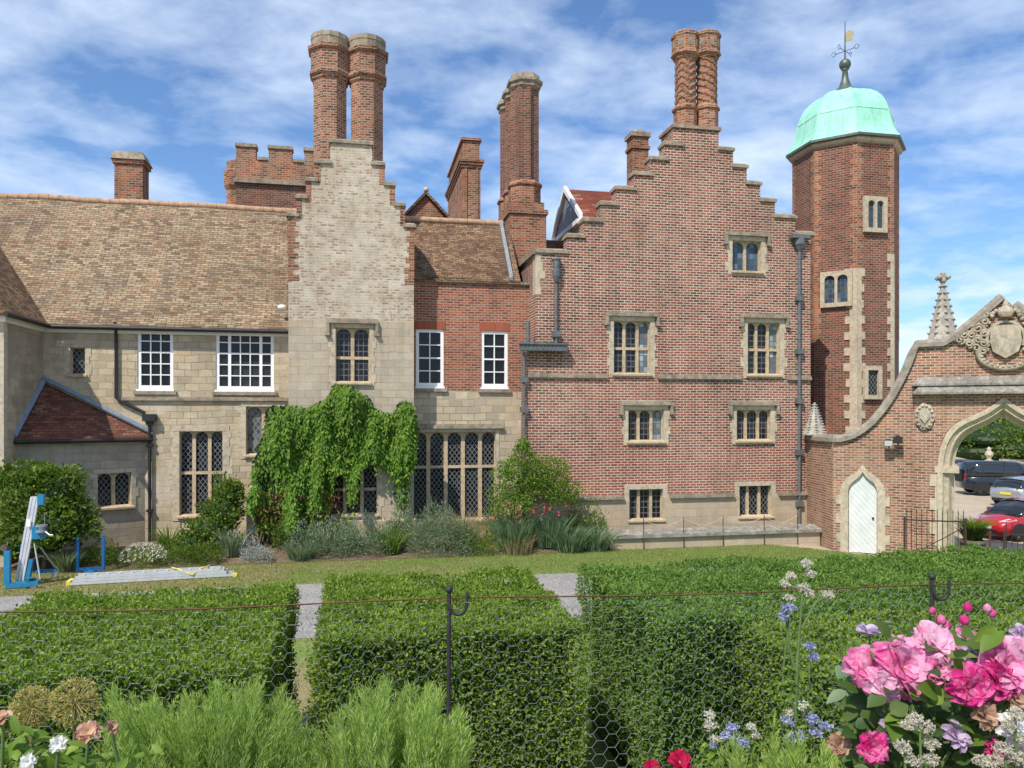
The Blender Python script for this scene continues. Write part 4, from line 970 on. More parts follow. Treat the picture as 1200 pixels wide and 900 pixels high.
# keep the outline simple: bottom edge with the two openings, then the swept top from right to left
b = MB(); b.slab(GW, full, depth=TH_)
b.slab(S1, rect(0, L1, gz0, cop[0][1]), depth=.4)
# projecting arch bay below the ledge
zl1 = GW.Z(1135, 462); bay = [(sL, gz0)]+[(s, z) for s, z in outer]+[(2*sC-sL, gz0), (2*sC-sL, zl1), (sL, zl1)]
b.slab(GW, bay, d=.14, depth=.138)
b.build('brick_wall', 'brick_wall', WALL)
# coping swept along the top
def sweep(fr, pts, w0, w1, th, mat, name, par, lift=0.0):
    b = MB(); n = len(pts); P = []
    for i, (s, z) in enumerate(pts):
        a = pts[max(i-1, 0)]; c = pts[min(i+1, n-1)]; tx, tz = c[0]-a[0], c[1]-a[1]; l = math.hypot(tx, tz) or 1; nx_, nz_ = -tz/l, tx/l
        P.append([fr.p(s-nx_*.05, z-nz_*.05+lift, w1), fr.p(s+nx_*th*.45, z+nz_*th*.45+lift, w1), fr.p(s+nx_*th, z+nz_*th+lift, w1-.08), fr.p(s+nx_*th, z+nz_*th+lift, w0+.08), fr.p(s+nx_*th*.45, z+nz_*th*.45+lift, w0), fr.p(s-nx_*.05, z-nz_*.05+lift, w0)])
    vs = [p for q in P for p in q]; k = 6
    b.add(vs, [(i*k+j, (i+1)*k+j, (i+1)*k+(j+1) % k, i*k+(j+1) % k) for i in range(n-1) for j in range(k)]+[tuple(range(k))[::-1], tuple(range((n-1)*k, n*k))])
    return b.build(name, mat, par)
sweep(GW, left, -TH_-.1, .12, .17, 'stone_coping', 'coping', WALL)
sweep(GW, right, -TH_-.1, .12, .17, 'stone_coping', 'coping', WALL)
sweep(S1, [(-.1, cop[0][1]), (L1, cop[0][1])], -.5, .1, .17, 'stone_coping', 'coping', WALL)
# the lighter inner band that follows the curve
band = [(s, z-.12) for s, z in left[8:]]
zLt = GW.Z(1135, 441)
b = MB()
for (d_, za, zb_, t_) in ((.42, zl1, zl1+.26, .10), (.30, zl1+.262, zLt, .10)):
    a0, a1 = sL-.05, 2*sC-sL+.05
    b.hexa([GW.p(a0, za, d_), GW.p(a1, za, d_), GW.p(a1, za, .001), GW.p(a0, za, .001), GW.p(a0+(.0), za+.06, d_), GW.p(a1, za+.06, d_), GW.p(a1, za+.06, .001), GW.p(a0, za+.06, .001)])
    b.hexa([GW.p(a0, za+.0605, d_), GW.p(a1, za+.0605, d_), GW.p(a1, za+.0605, .001), GW.p(a0, za+.0605, .001), GW.p(a0+.2, zb_, d_-.2), GW.p(a1-.2, zb_, d_-.2), GW.p(a1-.2, zb_, .001), GW.p(a0+.2, zb_, .001)])
b.build('weathered_ledge', 'stone_ledge', WALL)
# stone arch moulding: three nested rings, each set back further
def lerp_ring(q): return [(a[0]+(c[0]-a[0])*q, a[1]+(c[1]-a[1])*q) for a, c in zip(O2, I2)]
def resample(p, n):
    L_ = [0]
    for i in range(1, len(p)): L_.append(L_[-1]+math.hypot(p[i][0]-p[i-1][0], p[i][1]-p[i-1][1]))
    out = []
    for k in range(n):
        t_ = L_[-1]*k/(n-1); i = max(j for j in range(len(p)) if L_[j] <= t_+1e-9); i = min(i, len(p)-2)
        q = (t_-L_[i])/((L_[i+1]-L_[i]) or 1); out.append((p[i][0]+(p[i+1][0]-p[i][0])*q, p[i][1]+(p[i+1][1]-p[i][1])*q))
    return out
def sm(p):
    q = resample(p, 61)
    for it in range(1):
        q = [q[0]]+[((q[i-1][0]+2*q[i][0]+q[i+1][0])/4, (q[i-1][1]+2*q[i][1]+q[i+1][1])/4) if i != 30 else q[i] for i in range(1, 60)]+[q[-1]]
    return q
O2, I2 = sm(outer), sm(inner)
prof = [(0.0, .10), (0.0, .165), (.30, .165), (.36, .10), (.55, .04), (.62, .06), (.70, .02), (.85, -.16), (1.0, -.20), (1.0, -TH_+.1), (.7, -TH_-.04), (0.0, -TH_-.04)]
b = MB(); k = len(prof); vs = []
for i in range(61):
    for q, d_ in prof: s = O2[i][0]+(I2[i][0]-O2[i][0])*q; z = O2[i][1]+(I2[i][1]-O2[i][1])*q; vs.append(GW.p(s, z, d_))
b.add(vs, [(i*k+j, i*k+(j+1) % k, (i+1)*k+(j+1) % k, (i+1)*k+j) for i in range(60) for j in range(k)])
arch = b.build('stone_arch', 'stone_trim', WALL)
b = MB()
for sg in (0, 1):
    a0, a1 = (s_out-.05, s_in+.10) if not sg else (2*sC-s_in-.10, 2*sC-s_out+.05); zi = GW.Z(1110, 550)
    b.fbox(GW, a0, a1, zi-.10, zi+.10, -.3, .172); b.fbox(GW, a0-.02, a1, gz0, GW.Z(1110, 648), -.3, .19)
b.build('impost', 'stone_trim', arch)
for sg in (0, 1):
    b = MB(); z = GW.Z(1110, 640); i = 0
    while z < GW.Z(1110, 556):
        e = .18 if i % 2 else .04; a0, a1 = (s_out-e, s_out+.01) if not sg else (2*sC-s_out-.01, 2*sC-s_out+e); b.fbox(GW, a0, a1, z+.004, z+.36, .1, .172); z += .364; i += 1
    b.build('quoins', 'stone_trim', arch)
# white door and its surround
O = ogee(d0-.22, d1+.22, gz0, dzs+.02, dzt+.24); I = ogee(d0, d1, gz0, dzs, dzt)
b = MB(); b.slab(GW, O[:1]+I+O[1:][::-1] if False else ([O[0]]+O[1:]+I[::-1]), d=.03, depth=.3); ds = b.build('door_surround', 'stone_trim', WALL)
b = MB()
for k_ in range(7): z = -.1+k_*.3; e = .12 if k_ % 2 else 0; b.fbox(GW, d1+.221, d1+.225+e+.01, z, z+.298, -.1, .032); b.fbox(GW, d0-.225-e-.01, d0-.221, z, z+.298, -.1, .032)
b.build('quoins', 'stone_trim', ds)
t = NT('door_boards'); s_x = t.n('ShaderNodeSeparateXYZ'); t.l(t.uv(), s_x.inputs[0]); a = t.m('ADD', s_x.outputs[0], t.m('MULTIPLY', s_x.outputs[1], .9))
ln = t.m('LESS_THAN', t.m('PINGPONG', t.m('DIVIDE', a, .17), .5), .06); c = t.mix(t.m('MULTIPLY', ln, .5), t.ramp(t.noise(t.pos(), 3, 6, .7), [(.3, (.58, .60, .57)), (.7, (.74, .76, .73))]), (.38, .40, .38)); t.pbr(c, .5, normal=t.bump(t.m('MULTIPLY', ln, -1.0), .6, .01))
Di = ogee(d0+.015, d1-.015, -.12, dzs-.01, dzt-.02)
b = MB(); b.slab(GW, Di, d=-.08, depth=.06); dr = b.build('door', 'door_boards', WALL); plabel(dr, 'white boarded door with pointed ogee head')
b = MB(); b.blob(GW.p(d1-.12, 1.0, -.05), .035); b.build('handle', 'black_iron', dr)
# carved coat of arms
cs, cz = GW.S(1178), GW.Z(1178, 398)
pxm = GW.ray(1178)[1]/F
def cr_(x, y): return (cs+(x-1178)*pxm*1.06, cz-(y-398)*pxm)
b = MB()
b.slab(GW, [cr_(*p) for p in [(1164, 381), (1191, 381), (1193, 400), (1190, 412), (1178, 420), (1166, 412), (1163, 400)]], d=.13, depth=.13)
crest = plabel(b.build('coat_of_arms', 'stone_crest', WALL), 'carved stone shield with leafy scrolls')
def scroll(c, r0, turns, sgn, w):
    pts = []; n = int(14*turns)
    for i in range(n+1):
        q = i/n*turns*2*math.pi; r_ = r0*(1-i/n*.82); pts.append(GW.p(c[0]+sgn*r_*math.cos(q), c[1]+r_*math.sin(q), .07+.05*i/n))
    return pts
b = MB(); rs = random.Random(5)
for (x, y, r_) in [(1158, 376, 5), (1152, 384, 6), (1146, 391, 5), (1152, 397, 5), (1139, 391, 5), (1134, 397, 4.5), (1143, 401, 5), (1150, 407, 5), (1157, 402, 5), (1157, 411, 5), (1158, 390, 5), (1147, 379, 4.5), (1131, 391, 3.5), (1160, 368, 4)]:
    for sg in (1, -1):
        X_ = x if sg == 1 else 2*1178-x
        c = cr_(X_, y); r0 = r_*pxm; b.tube(scroll(c, r0, 1.1+rs.random()*.5, sg*(1 if rs.random() < .7 else -1), .03), [.045]*1+[.04]*40 if False else .036, 5)
        for k_ in range(3): q = rs.random()*6.28; e = (c[0]+math.cos(q)*r0*1.05, c[1]+math.sin(q)*r0*1.05); b.blob(GW.p(e[0], e[1], .05), (.06, .06, .055), nu=6, nv=5)
b.build('mantling', 'stone_crest', crest)
b = MB()
pts = [cr_(1178+17.5*math.cos(q), 398-21*math.sin(q)) for q in np.linspace(math.pi*1.12, -math.pi*.12, 20)]
b.tube([GW.p(s, z, .08) for s, z in pts], .05, 6)
pts = [cr_(1178+26*math.cos(q), 412-20*math.sin(q)) for q in np.linspace(math.pi*.96, math.pi*2.04, 22)]
b.tube([GW.p(s, z, .09) for s, z in pts], .085, 6)
for q in np.linspace(math.pi*1.1, math.pi*1.9, 12): c = cr_(1178+24*math.cos(q), 412-18*math.sin(q)); b.blob(GW.p(c[0], c[1], .14), .055, nu=6, nv=5)
b.build('ribbon', 'stone_crest', crest)
b = MB(); c = cr_(1178, 368); b.lathe(GW.p(c[0], c[1], .10)[:2], [(.16, c[1]-.1), (.22, c[1]+.02), (.20, c[1]+.1), (.10, c[1]+.22), (.05, c[1]+.36), (.02, c[1]+.42)], 10, smooth=True)
for k_ in range(9): q = k_/8*math.pi; b.blob(GW.p(c[0]+.34*math.cos(q), c[1]-.05+.20*math.sin(q), .08), .07, nu=6, nv=5)
b.build('crown', 'stone_crest', crest)
# small oval badge
ms, mz = GW.S(1083), GW.Z(1083, 488)
b = MB(); pts = [(ms+.27*math.cos(q)*(1+.05*math.cos(7*q)), mz+.40*math.sin(q)*(1+.05*math.cos(7*q))) for q in np.linspace(0, 2*math.pi, 40)[:-1]]; b.slab(GW, pts, d=.22, depth=.1)
bd = plabel(b.build('badge', 'stone_crest', WALL), 'small weathered oval stone badge'); b = MB()
b.slab(GW, [(ms-.13, mz+.2), (ms+.13, mz+.2), (ms+.14, mz-.02), (ms, mz-.22), (ms-.14, mz-.02)], d=.27, depth=.05)
for q in np.linspace(0, 6.28, 15)[:-1]: b.blob(GW.p(ms+.22*math.cos(q), mz+.33*math.sin(q), .23), .045, nu=6, nv=5)
b.build('relief', 'stone_crest', bd)
# floodlights on the wall
for i, (px, py, rr) in enumerate(((1041, 519, .12), (1052, 515, .10))):
    s, z = gp(px, py); b = MB(); c = Vector(GW.p(s, z, .3))
    th_ = thing('floodlight', ('small black floodlight on the curved wall, the lower left of two' if i == 0 else 'small black floodlight on the curved wall, the upper right of two'), 'floodlight', GW.p(s, z, .0), group='floodlights on the brick wall')
    b.fbox(GW, s-.13, s+.13, z-.10, z+.10, .22, .38); b.tube([GW.p(s, z, .22), GW.p(s, z+.05, 0)], .025, 6); b.fbox(GW, s-.06, s+.06, z-.03, z+.12, .001, .03); b.build('housing', 'black_plastic', th_)
    b = MB(); b.fbox(GW, s-.11, s+.11, z-.08, z+.08, .381, .39); b.build('lens', 'lamp_glass' if i == 0 else 'black_plastic', th_)
# crocketed spires
def spire(c, z0, hgt, r, label, cross=True):
    th_ = thing('pinnacle', label, 'pinnacle', (c[0], c[1], z0))
    b = MB(); b.lathe(c, [(r*1.12, z0), (r*1.12, z0+hgt*.04), (r, z0+hgt*.06), (r*.10, z0+hgt*.86), (r*.10, z0+hgt*.9)], 8)
    for k_ in range(8):
        q = 2*math.pi*(k_+.5)/8
        for j in range(11):
            f_ = .08+.075*j; rr = r*(1-.9*f_/.86*1.0)+.03; z = z0+hgt*f_; s__ = r*.13*(1-.5*f_)
            b.blob((c[0]+rr*math.cos(q), c[1]+rr*math.sin(q), z), (s__, s__, s__*.8), nu=6, nv=4)
    b.build('shaft', 'stone_spire', th_)
    if cross:
        b = MB(); z = z0+hgt*.93; b.blob((c[0], c[1], z0+hgt*.9), r*.2); 
        for k_ in range(4): q = math.pi/2*k_+.3; b.blob((c[0]+r*.33*math.cos(q), c[1]+r*.33*math.sin(q), z), (r*.14,)*3); b.tube([(c[0], c[1], z), (c[0]+r*.33*math.cos(q), c[1]+r*.33*math.sin(q), z)], r*.07, 5)
        b.lathe(c, [(r*.12, z), (r*.16, z+hgt*.05), (r*.05, z+hgt*.08)], 8); b.build('finial', 'stone_spire', th_)
    return th_
c1 = S1.p(.35, 0, -.2); zc_ = cop[0][1]+.17
P_ = W(954, 512, TP(954, 23.9)); spire((P_.x+.02, 23.9), zc_-.05, 1.25, .36, 'short carved stone pinnacle at the foot of the turret', cross=False)
P_ = W(1105, 402, 24.6); spire((P_.x, P_.y), P_.z-.55, (402-318)*24.6/F+.55, .56, 'tall crocketed stone pinnacle rising behind the gateway wall')

# ------------------------------------------------------------------ low wall in front of the red gable
LWf = FY(23.1); a0, a1 = LWf.S(716), S1.p(L1, 0, .0)[0]+.1
th_ = thing('low_wall', 'low sandstone wall with grey weathered coping below the red gable', 'wall', ((a0+a1)/2, 23.1, 0))
zt = LWf.Z(850, 621); b = MB(); b.fbox(LWf, a0, a1, -.2, zt-.1, -.3, 0); b.build('wall', 'stone_plinth', th_)
b = MB(); b.hexa([LWf.p(a0, zt-.16, .10), LWf.p(a1, zt-.16, .10), LWf.p(a1, zt-.16, -.4), LWf.p(a0, zt-.16, -.4), LWf.p(a0, zt-.05, .10), LWf.p(a1, zt-.05, .10), LWf.p(a1, zt+.05, -.4), LWf.p(a0, zt+.05, -.4)]); b.build('coping', 'stone_ledge', th_)
o = thing('rope_barrier', 'thin pale rope hung on slim stakes along the low wall', 'rope', (LWf.S(850), 23.35, 0)); sp = [LWf.S(p) for p in (753, 800, 846, 894, 933)]
for q in sp: b = MB(); b.tube([(q, 23.02, .0), (q, 23.02, 1.0)], .012, 6); b.build('stake', 'gate_iron', o)
for q0, q1 in zip(sp[:-1], sp[1:]): b = MB(); b.tube([(q0+(q1-q0)*f_, 23.02, .95-.22*math.sin(math.pi*f_)) for f_ in np.linspace(0, 1, 9)], .010, 5); b.build('rope', 'stone_pale', o)
# ------------------------------------------------------------------ iron gates
def gate(o, d, n, hgt, label, brace=True):
    fr = Fr(o, d); w_ = (n-1)*.135+.1; z0 = gh(o[0], o[1])-.02
    th_ = thing('iron_gate', label, 'gate', (o[0], o[1], z0))
    b = MB()
    for s in (0, w_): b.fbox(fr, s-.025, s+.025, z0, z0+hgt, -.025, .025)
    b.fbox(fr, 0, w_, z0+hgt-.12, z0+hgt-.08, -.012, .012); b.fbox(fr, 0, w_, z0+.12, z0+.16, -.012, .012); b.build('frame', 'gate_iron', th_)
    for k_ in range(n):
        s = .05+k_*.135; b = MB(); b.tube([fr.p(s, z0+.1, 0), fr.p(s, z0+hgt+.16, 0)], .011, 5, cap=False); b.tube([fr.p(s, z0+hgt+.15, 0), fr.p(s, z0+hgt+.25, 0)], [.016, .002], 5); b.build('bar', 'gate_iron', th_)
    if brace: b = MB(); b.tube([fr.p(.06, z0+.2, -.03), fr.p(w_-.1, z0+hgt-.3, -.03)], .014, 5); b.build('brace', 'gate_iron', th_)
pL = W(1060, 640, 22.6); pR = W(1120, 640, 22.2)
gate((pL.x, pL.y), (pR.x-pL.x, pR.y-pL.y), 12, 1.42, 'open iron railing gate leaf standing against the brick wall')
pL = W(1177, 640, 21.9); gate((pL.x, pL.y), GT, 12, 1.15, 'iron railing gate leaf at the right inside the gateway', brace=False)

# ------------------------------------------------------------------ cars and things in the car park
def wheel(b_t, b_r, x, y, z, r, w, sgn):
    n = 24
    for bb, prof_ in ((b_t, [(r*.62, 0), (r*.95, 0), (r, .02), (r, w-.02), (r*.95, w), (r*.62, w)]),):
        vs = []
        for rr, dd in prof_:
            for k_ in range(n): q = 2*math.pi*k_/n; vs.append((x+rr*math.cos(q), y-sgn*dd, z+rr*math.sin(q)))
        bb.add(vs, [(i*n+k_, i*n+(k_+1) % n, (i+1)*n+(k_+1) % n, (i+1)*n+k_) for i in range(len(prof_)-1) for k_ in range(n)], 0, True)
    d = y-sgn*.03
    for k_ in range(5):
        q = 2*math.pi*k_/5; c, s = math.cos(q), math.sin(q); wv = .07
        P = [(x-s*wv, z+c*wv), (x+s*wv, z-c*wv), (x+c*r*.64+s*wv*.8, z+s*r*.64-c*wv*.8), (x+c*r*.64-s*wv*.8, z+s*r*.64+c*wv*.8)]
        b_r.hexa([(p[0], d, p[1]) for p in P]+[(p[0], d-sgn*.03, p[1]) for p in P])
    vs = []
    for rr, dd in ((r*.64, .02), (r*.64, .05), (r*.57, .05), (r*.57, .10)):
        for k_ in range(n): q = 2*math.pi*k_/n; vs.append((x+rr*math.cos(q), y-sgn*dd, z+rr*math.sin(q)))
    b_r.add(vs, [(i*n+k_, i*n+(k_+1) % n, (i+1)*n+(k_+1) % n, (i+1)*n+k_) for i in range(3) for k_ in range(n)])
def car(name, label, loc, rz, paint, side, roof, glassx, wid, r, wx, cat='car', group='cars in the car park', dark_rim=False):
    """side: lower body top line [(x, z, halfwidth)], front at +x; roof: cabin stations [(x, zroof, halfw)]"""
    o = thing(name, label, cat, loc, rz, group)
    b = MB(); vs = []; k = 11
    zb = r*.62
    for x, z, hw in side:
        zb_ = zb+(.10 if abs(x) > abs(side[0][0])*.93 else 0)
        half = [(hw*.86, zb_), (hw*.99, zb_+.12), (hw, (z+zb_)*.5), (hw*.985, z-.12), (hw*.90, z-.02), (0, z+.03)]
        for y, zz_ in half: vs.append((x, y, zz_))
        for y, zz_ in half[:-1][::-1]: vs.append((x, -y, zz_))
    n = len(side)
    b.add(vs, [(i*k+j, (i+1)*k+j, (i+1)*k+(j+1) % k, i*k+(j+1) % k) for i in range(n-1) for j in range(k)]+[tuple(range(k)), tuple(range((n-1)*k, n*k))[::-1]], 0, True)
    body = b.build('body', paint, o, local=True)
    # cabin
    def st(inset, dz):
        vs = []
        for x, zb_, zr, hw in roof:
            half = [(hw*1.0-inset, zb_-.05), (hw*.98-inset, zb_+(zr-zb_)*.35), (hw*.88-inset, zb_+(zr-zb_)*.8), (hw*.76-inset, zr-.02+dz), (0, zr+.03+dz)]
            for y, z in half: vs.append((x, y, z))
            for y, z in half[:-1][::-1]: vs.append((x, -y, z))
        return vs
    k = 9; n = len(roof)
    b = MB(); b.add(st(.012, -.03), [(i*k+j, (i+1)*k+j, (i+1)*k+(j+1) % k, i*k+(j+1) % k) for i in range(n-1) for j in range(k)]+[tuple(range(k)), tuple(range((n-1)*k, n*k))[::-1]], 0, True)
    b.build('glass', 'car_glass', o, local=True)
    V = st(0, 0); b = MB()
    rows = [(i*k+j, (i+1)*k+j, (i+1)*k+j+1, i*k+j+1) for i in range(1, n-2) for j in (2, 3, 4, 5)]
    b.add(V, rows, 0, True)
    for sg in (0, 1):      # pillars
        for (i, q) in glassx:
            for j in (range(0, 3) if not sg else range(5, 8)):
                a_, c_ = Vector(V[i*k+j]), Vector(V[i*k+j+1]); i2 = i+1; a2, c2 = Vector(V[i2*k+j]), Vector(V[i2*k+j+1])
                w0 = .07/max(.1, abs(V[i2*k][0]-V[i*k][0]))
                P = [a_.lerp(a2, q-w0/2), a_.lerp(a2, q+w0/2), c_.lerp(c2, q+w0/2), c_.lerp(c2, q-w0/2)]
                b.add(P, [(0, 1, 2, 3)])
    b.build('roof', paint, o, local=True)
    for x in wx:
        for sg in (1, -1):
            bt, br = MB(), MB(); wheel(bt, br, x, -sg*(wid-.0)*1.0, r, r, .2, -sg)
            a = MB(); nn = 20; a.add([(x+(r*1.14)*math.cos(q), -sg*(wid*.998+.004), r+(r*1.14)*math.sin(q)) for q in np.linspace(0, math.pi, nn)]+[(x+(r*1.14)*math.cos(math.pi), -sg*(wid*.998+.004), r*.6), (x+(r*1.14), -sg*(wid*.998+.004), r*.6)], [tuple(range(nn+2))]); a.build('wheel_arch', 'black_plastic', o, local=True)
            w_ = bt.build('wheel', 'tyre', o, local=True); br.build('rim', 'black_plastic' if dark_rim else 'steel', w_, local=True)
    return o
def lamp(o, name, pts, mat): b = MB(); b.hexa(pts); b.build(name, mat, o, local=True)
def bx(o, name, x0, x1, y0, y1, z0, z1, mat): b = MB(); b.box(x0, x1, y0, y1, z0, z1); return b.build(name, mat, o, local=True)
# red hatchback
side = [(-1.98, .78, .60), (-1.90, .95, .78), (-1.5, 1.0, .85), (-.6, .98, .87), (.3, .96, .87), (.95, .93, .86), (1.4, .84, .83), (1.75, .72, .75), (1.95, .60, .58)]
roof = [(-1.92, .9, 1.0, .70), (-1.55, .95, 1.38, .76), (-.9, .96, 1.46, .79), (-.1, .96, 1.47, .79), (.35, .95, 1.42, .79), (1.15, .9, .97, .76)]
heading = math.atan2(ST, -CT)
p = W(1200, 627, 29.9); rz = heading+R(17)
o = car('parked_car', 'glossy red hatchback parked nearest beyond the gateway arch', (p.x, p.y, gh(p.x, p.y)), rz, 'car_red', side, roof, [(1, .5), (2, .9), (4, .05)], .86, .31, (-1.25, 1.25))
for sg in (1, -1):
    lamp(o, 'headlight', [(1.35, sg*.80, .66), (1.80, sg*.60, .60), (1.84, sg*.42, .62), (1.5, sg*.6, .7), (1.33, sg*.815, .80), (1.68, sg*.70, .735), (1.78, sg*.45, .72), (1.5, sg*.6, .82)], 'headlamp')
    bx(o, 'wing_mirror', .55, .75, sg*.9-.08, sg*.9+.08, .93, 1.07, 'car_red'); lamp(o, 'tail_light', [(-1.93, sg*.6, .8), (-1.8, sg*.83, .8), (-1.75, sg*.83, .8), (-1.9, sg*.6, .8), (-1.93, sg*.6, 1.0), (-1.8, sg*.83, 1.0), (-1.75, sg*.83, 1.0), (-1.9, sg*.6, 1.0)], 'tail_red')
bx(o, 'number_plate', 1.94, 1.965, -.26, .26, .42, .53, 'plate_white'); bx(o, 'grille', 1.86, 1.955, -.5, .5, .30, .40, 'black_plastic')
# dark off-roader
side = [(-2.25, .95, .85), (-2.15, 1.12, .93), (-1.5, 1.15, .96), (0, 1.15, .97), (1.0, 1.14, .96), (1.5, 1.12, .94), (2.05, 1.05, .9), (2.2, .85, .84)]
roof = [(-2.22, 1.1, 1.3, .90), (-2.15, 1.1, 1.92, .90), (-1.2, 1.12, 1.97, .92), (0, 1.12, 1.97, .92), (.7, 1.12, 1.92, .92), (1.25, 1.1, 1.18, .9)]
p = W(1174, 580, 45.5); rz = math.atan2(-ST, CT)+R(-12)
o = car('parked_car', 'large dark blue off road car parked behind the silver one', (p.x, p.y, gh(p.x, p.y)), rz, 'car_dark', side, roof, [(1, .1), (1, .9), (2, .85), (3, .9)], .97, .40, (-1.4, 1.4), dark_rim=True)
for sg in (1, -1): bx(o, 'tail_light', -2.27, -2.2, sg*.78-.06, sg*.78+.06, .9, 1.25, 'tail_red'); bx(o, 'headlight', 2.1, 2.2, sg*.7-.13, sg*.7+.13, .8, 1.0, 'headlamp')
bx(o, 'wing_mirror', .8, .95, -1.2, -.98, 1.15, 1.35, 'car_dark'); bx(o, 'spare_wheel', -2.42, -2.26, -.38, .38, .75, 1.5, 'tyre')
# silver hatchback
side = [(-2.05, .80, .70), (-1.97, .98, .84), (-1.5, 1.02, .89), (-.5, 1.0, .9), (.4, .98, .9), (1.0, .95, .89), (1.5, .88, .86), (1.9, .75, .78), (2.08, .6, .6)]
roof = [(-1.98, .95, 1.05, .76), (-1.6, .98, 1.40, .80), (-.9, 1.0, 1.48, .82), (-.1, 1.0, 1.48, .82), (.4, .98, 1.42, .82), (1.25, .92, .99, .79)]
p = W(1205, 588, 40.5); rz = math.atan2(-ST, CT)+R(28)
o = car('parked_car', 'silver hatchback parked with its yellow rear plate towards the garden', (p.x, p.y, gh(p.x, p.y)), rz, 'car_silver', side, roof, [(1, .4), (2, .9), (4, .05)], .89, .33, (-1.3, 1.32))
for sg in (1, -1): lamp(o, 'tail_light', [(-2.02, sg*.5, .80), (-1.88, sg*.84, .80), (-1.7, sg*.89, .83), (-1.9, sg*.5, .8), (-2.02, sg*.5, .95), (-1.9, sg*.84, .97), (-1.7, sg*.89, .95), (-1.9, sg*.5, .95)], 'tail_red')
bx(o, 'number_plate', -2.085, -2.06, -.27, .27, .62, .74, 'plate_yellow'); bx(o, 'bumper', -2.07, -1.95, -.7, .7, .28, .42, 'black_plastic')
# ------------------------------------------------------------------ foliage tools
def nrmz(a): return a/np.maximum(np.linalg.norm(a, axis=1)[:, None], 1e-9)
def leafset(P, D, Nn, L, Wd, fold=.15, var=.35):
    """one rhombic leaf per point: P base, D direction, Nn leaf normal"""
    n = len(P); D = nrmz(D); S = nrmz(np.cross(D, Nn)); U = np.cross(S, D)
    l = (L*(1+var*RNG.uniform(-1, 1, n)))[:, None]; w = (Wd*(1+var*RNG.uniform(-1, 1, n)))[:, None]
    a = P; b = P+D*l*.45+S*w*.5+U*w*fold; c = P+D*l; d = P+D*l*.45-S*w*.5+U*w*fold
    V = np.stack([a, b, c, d], 1).reshape(-1, 3); Fc = np.arange(4*n).reshape(-1, 4)
    return V, Fc
def rand_unit(n): return nrmz(RNG.normal(size=(n, 3)))
def join(parts):
    V = []; Fs = []; mi = []; o = 0
    for v, f, m in parts:
        v = np.asarray(v, float).reshape(-1, 3); V.append(v); Fs += [[i+o for i in q] for q in (f.tolist() if isinstance(f, np.ndarray) else f)]; mi += [m]*len(f); o += len(v)
    return np.concatenate(V), Fs, mi
def nz(P, s, seed=0): return np.array([mnoise.noise(Vector((p[0]*s+seed, p[1]*s, p[2]*s))) for p in P])
def hedge(label, x0, x1, y0, y1, h, mat, dens=4000, group='clipped box hedges', L=.042):
    th_ = thing('box_hedge', label, 'hedge', ((x0+x1)/2, (y0+y1)/2, 0), group=group)
    P = []; Nr = []
    def face(o, u, v, nrm, dn):
        a = np.linalg.norm(u)*np.linalg.norm(v); n = int(a*dn); q = RNG.uniform(0, 1, (n, 2))
        P.append(np.array(o)+q[:, :1]*np.array(u)+q[:, 1:]*np.array(v)); Nr.append(np.tile(np.array(nrm, float), (n, 1)))
    W_, D_ = x1-x0, y1-y0
    face((x0, y0, h), (W_, 0, 0), (0, D_, 0), (0, 0, 1), dens)
    face((x0, y0, .3), (W_, 0, 0), (0, 0, h-.3), (0, -1, 0), dens*.62)
    face((x0, y0, .3), (0, D_, 0), (0, 0, h-.3), (-1, 0, 0), dens*.6); face((x1, y0, .3), (0, D_, 0), (0, 0, h-.3), (1, 0, 0), dens*.5)
    face((x0, y1, h*.6), (W_, 0, 0), (0, 0, h*.4), (0, 1, 0), dens*.4)
    P = np.concatenate(P); Nr = np.concatenate(Nr); n = len(P)
    bump = np.array([mnoise.noise(Vector(p)*1.2)*.11+mnoise.noise(Vector(p)*4)*.08 for p in P])
    P = P+Nr*(bump-np.abs(RNG.normal(0, .05, n))+(RNG.uniform(0, 1, n) > .97)*RNG.uniform(0, .11, n))[:, None]
    D = Nr*.45+rand_unit(n)*.85+np.array([0, 0, .25]); Nn = Nr*.8+rand_unit(n)*.75
    V, Fc = leafset(P, D, Nn, L, L*.58)
    c = MB(); i = .14; c.box(x0+i, x1-i, y0+i, y1-i, 0, h-i)  # near-black core shows through the thinner sides, standing in for shade
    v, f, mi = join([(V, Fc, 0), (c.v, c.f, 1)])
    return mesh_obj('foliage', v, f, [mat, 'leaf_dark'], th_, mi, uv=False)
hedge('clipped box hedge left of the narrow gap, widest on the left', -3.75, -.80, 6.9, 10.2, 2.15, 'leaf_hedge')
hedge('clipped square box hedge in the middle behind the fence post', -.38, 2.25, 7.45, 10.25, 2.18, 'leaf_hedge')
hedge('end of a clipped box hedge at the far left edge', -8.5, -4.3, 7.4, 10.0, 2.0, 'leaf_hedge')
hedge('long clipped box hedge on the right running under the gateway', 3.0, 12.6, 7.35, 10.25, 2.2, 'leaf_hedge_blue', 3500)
hedge('nearer clipped box hedge behind the pink roses', 3.85, 9.0, 4.3, 7.3, 2.15, 'leaf_hedge', 3600)
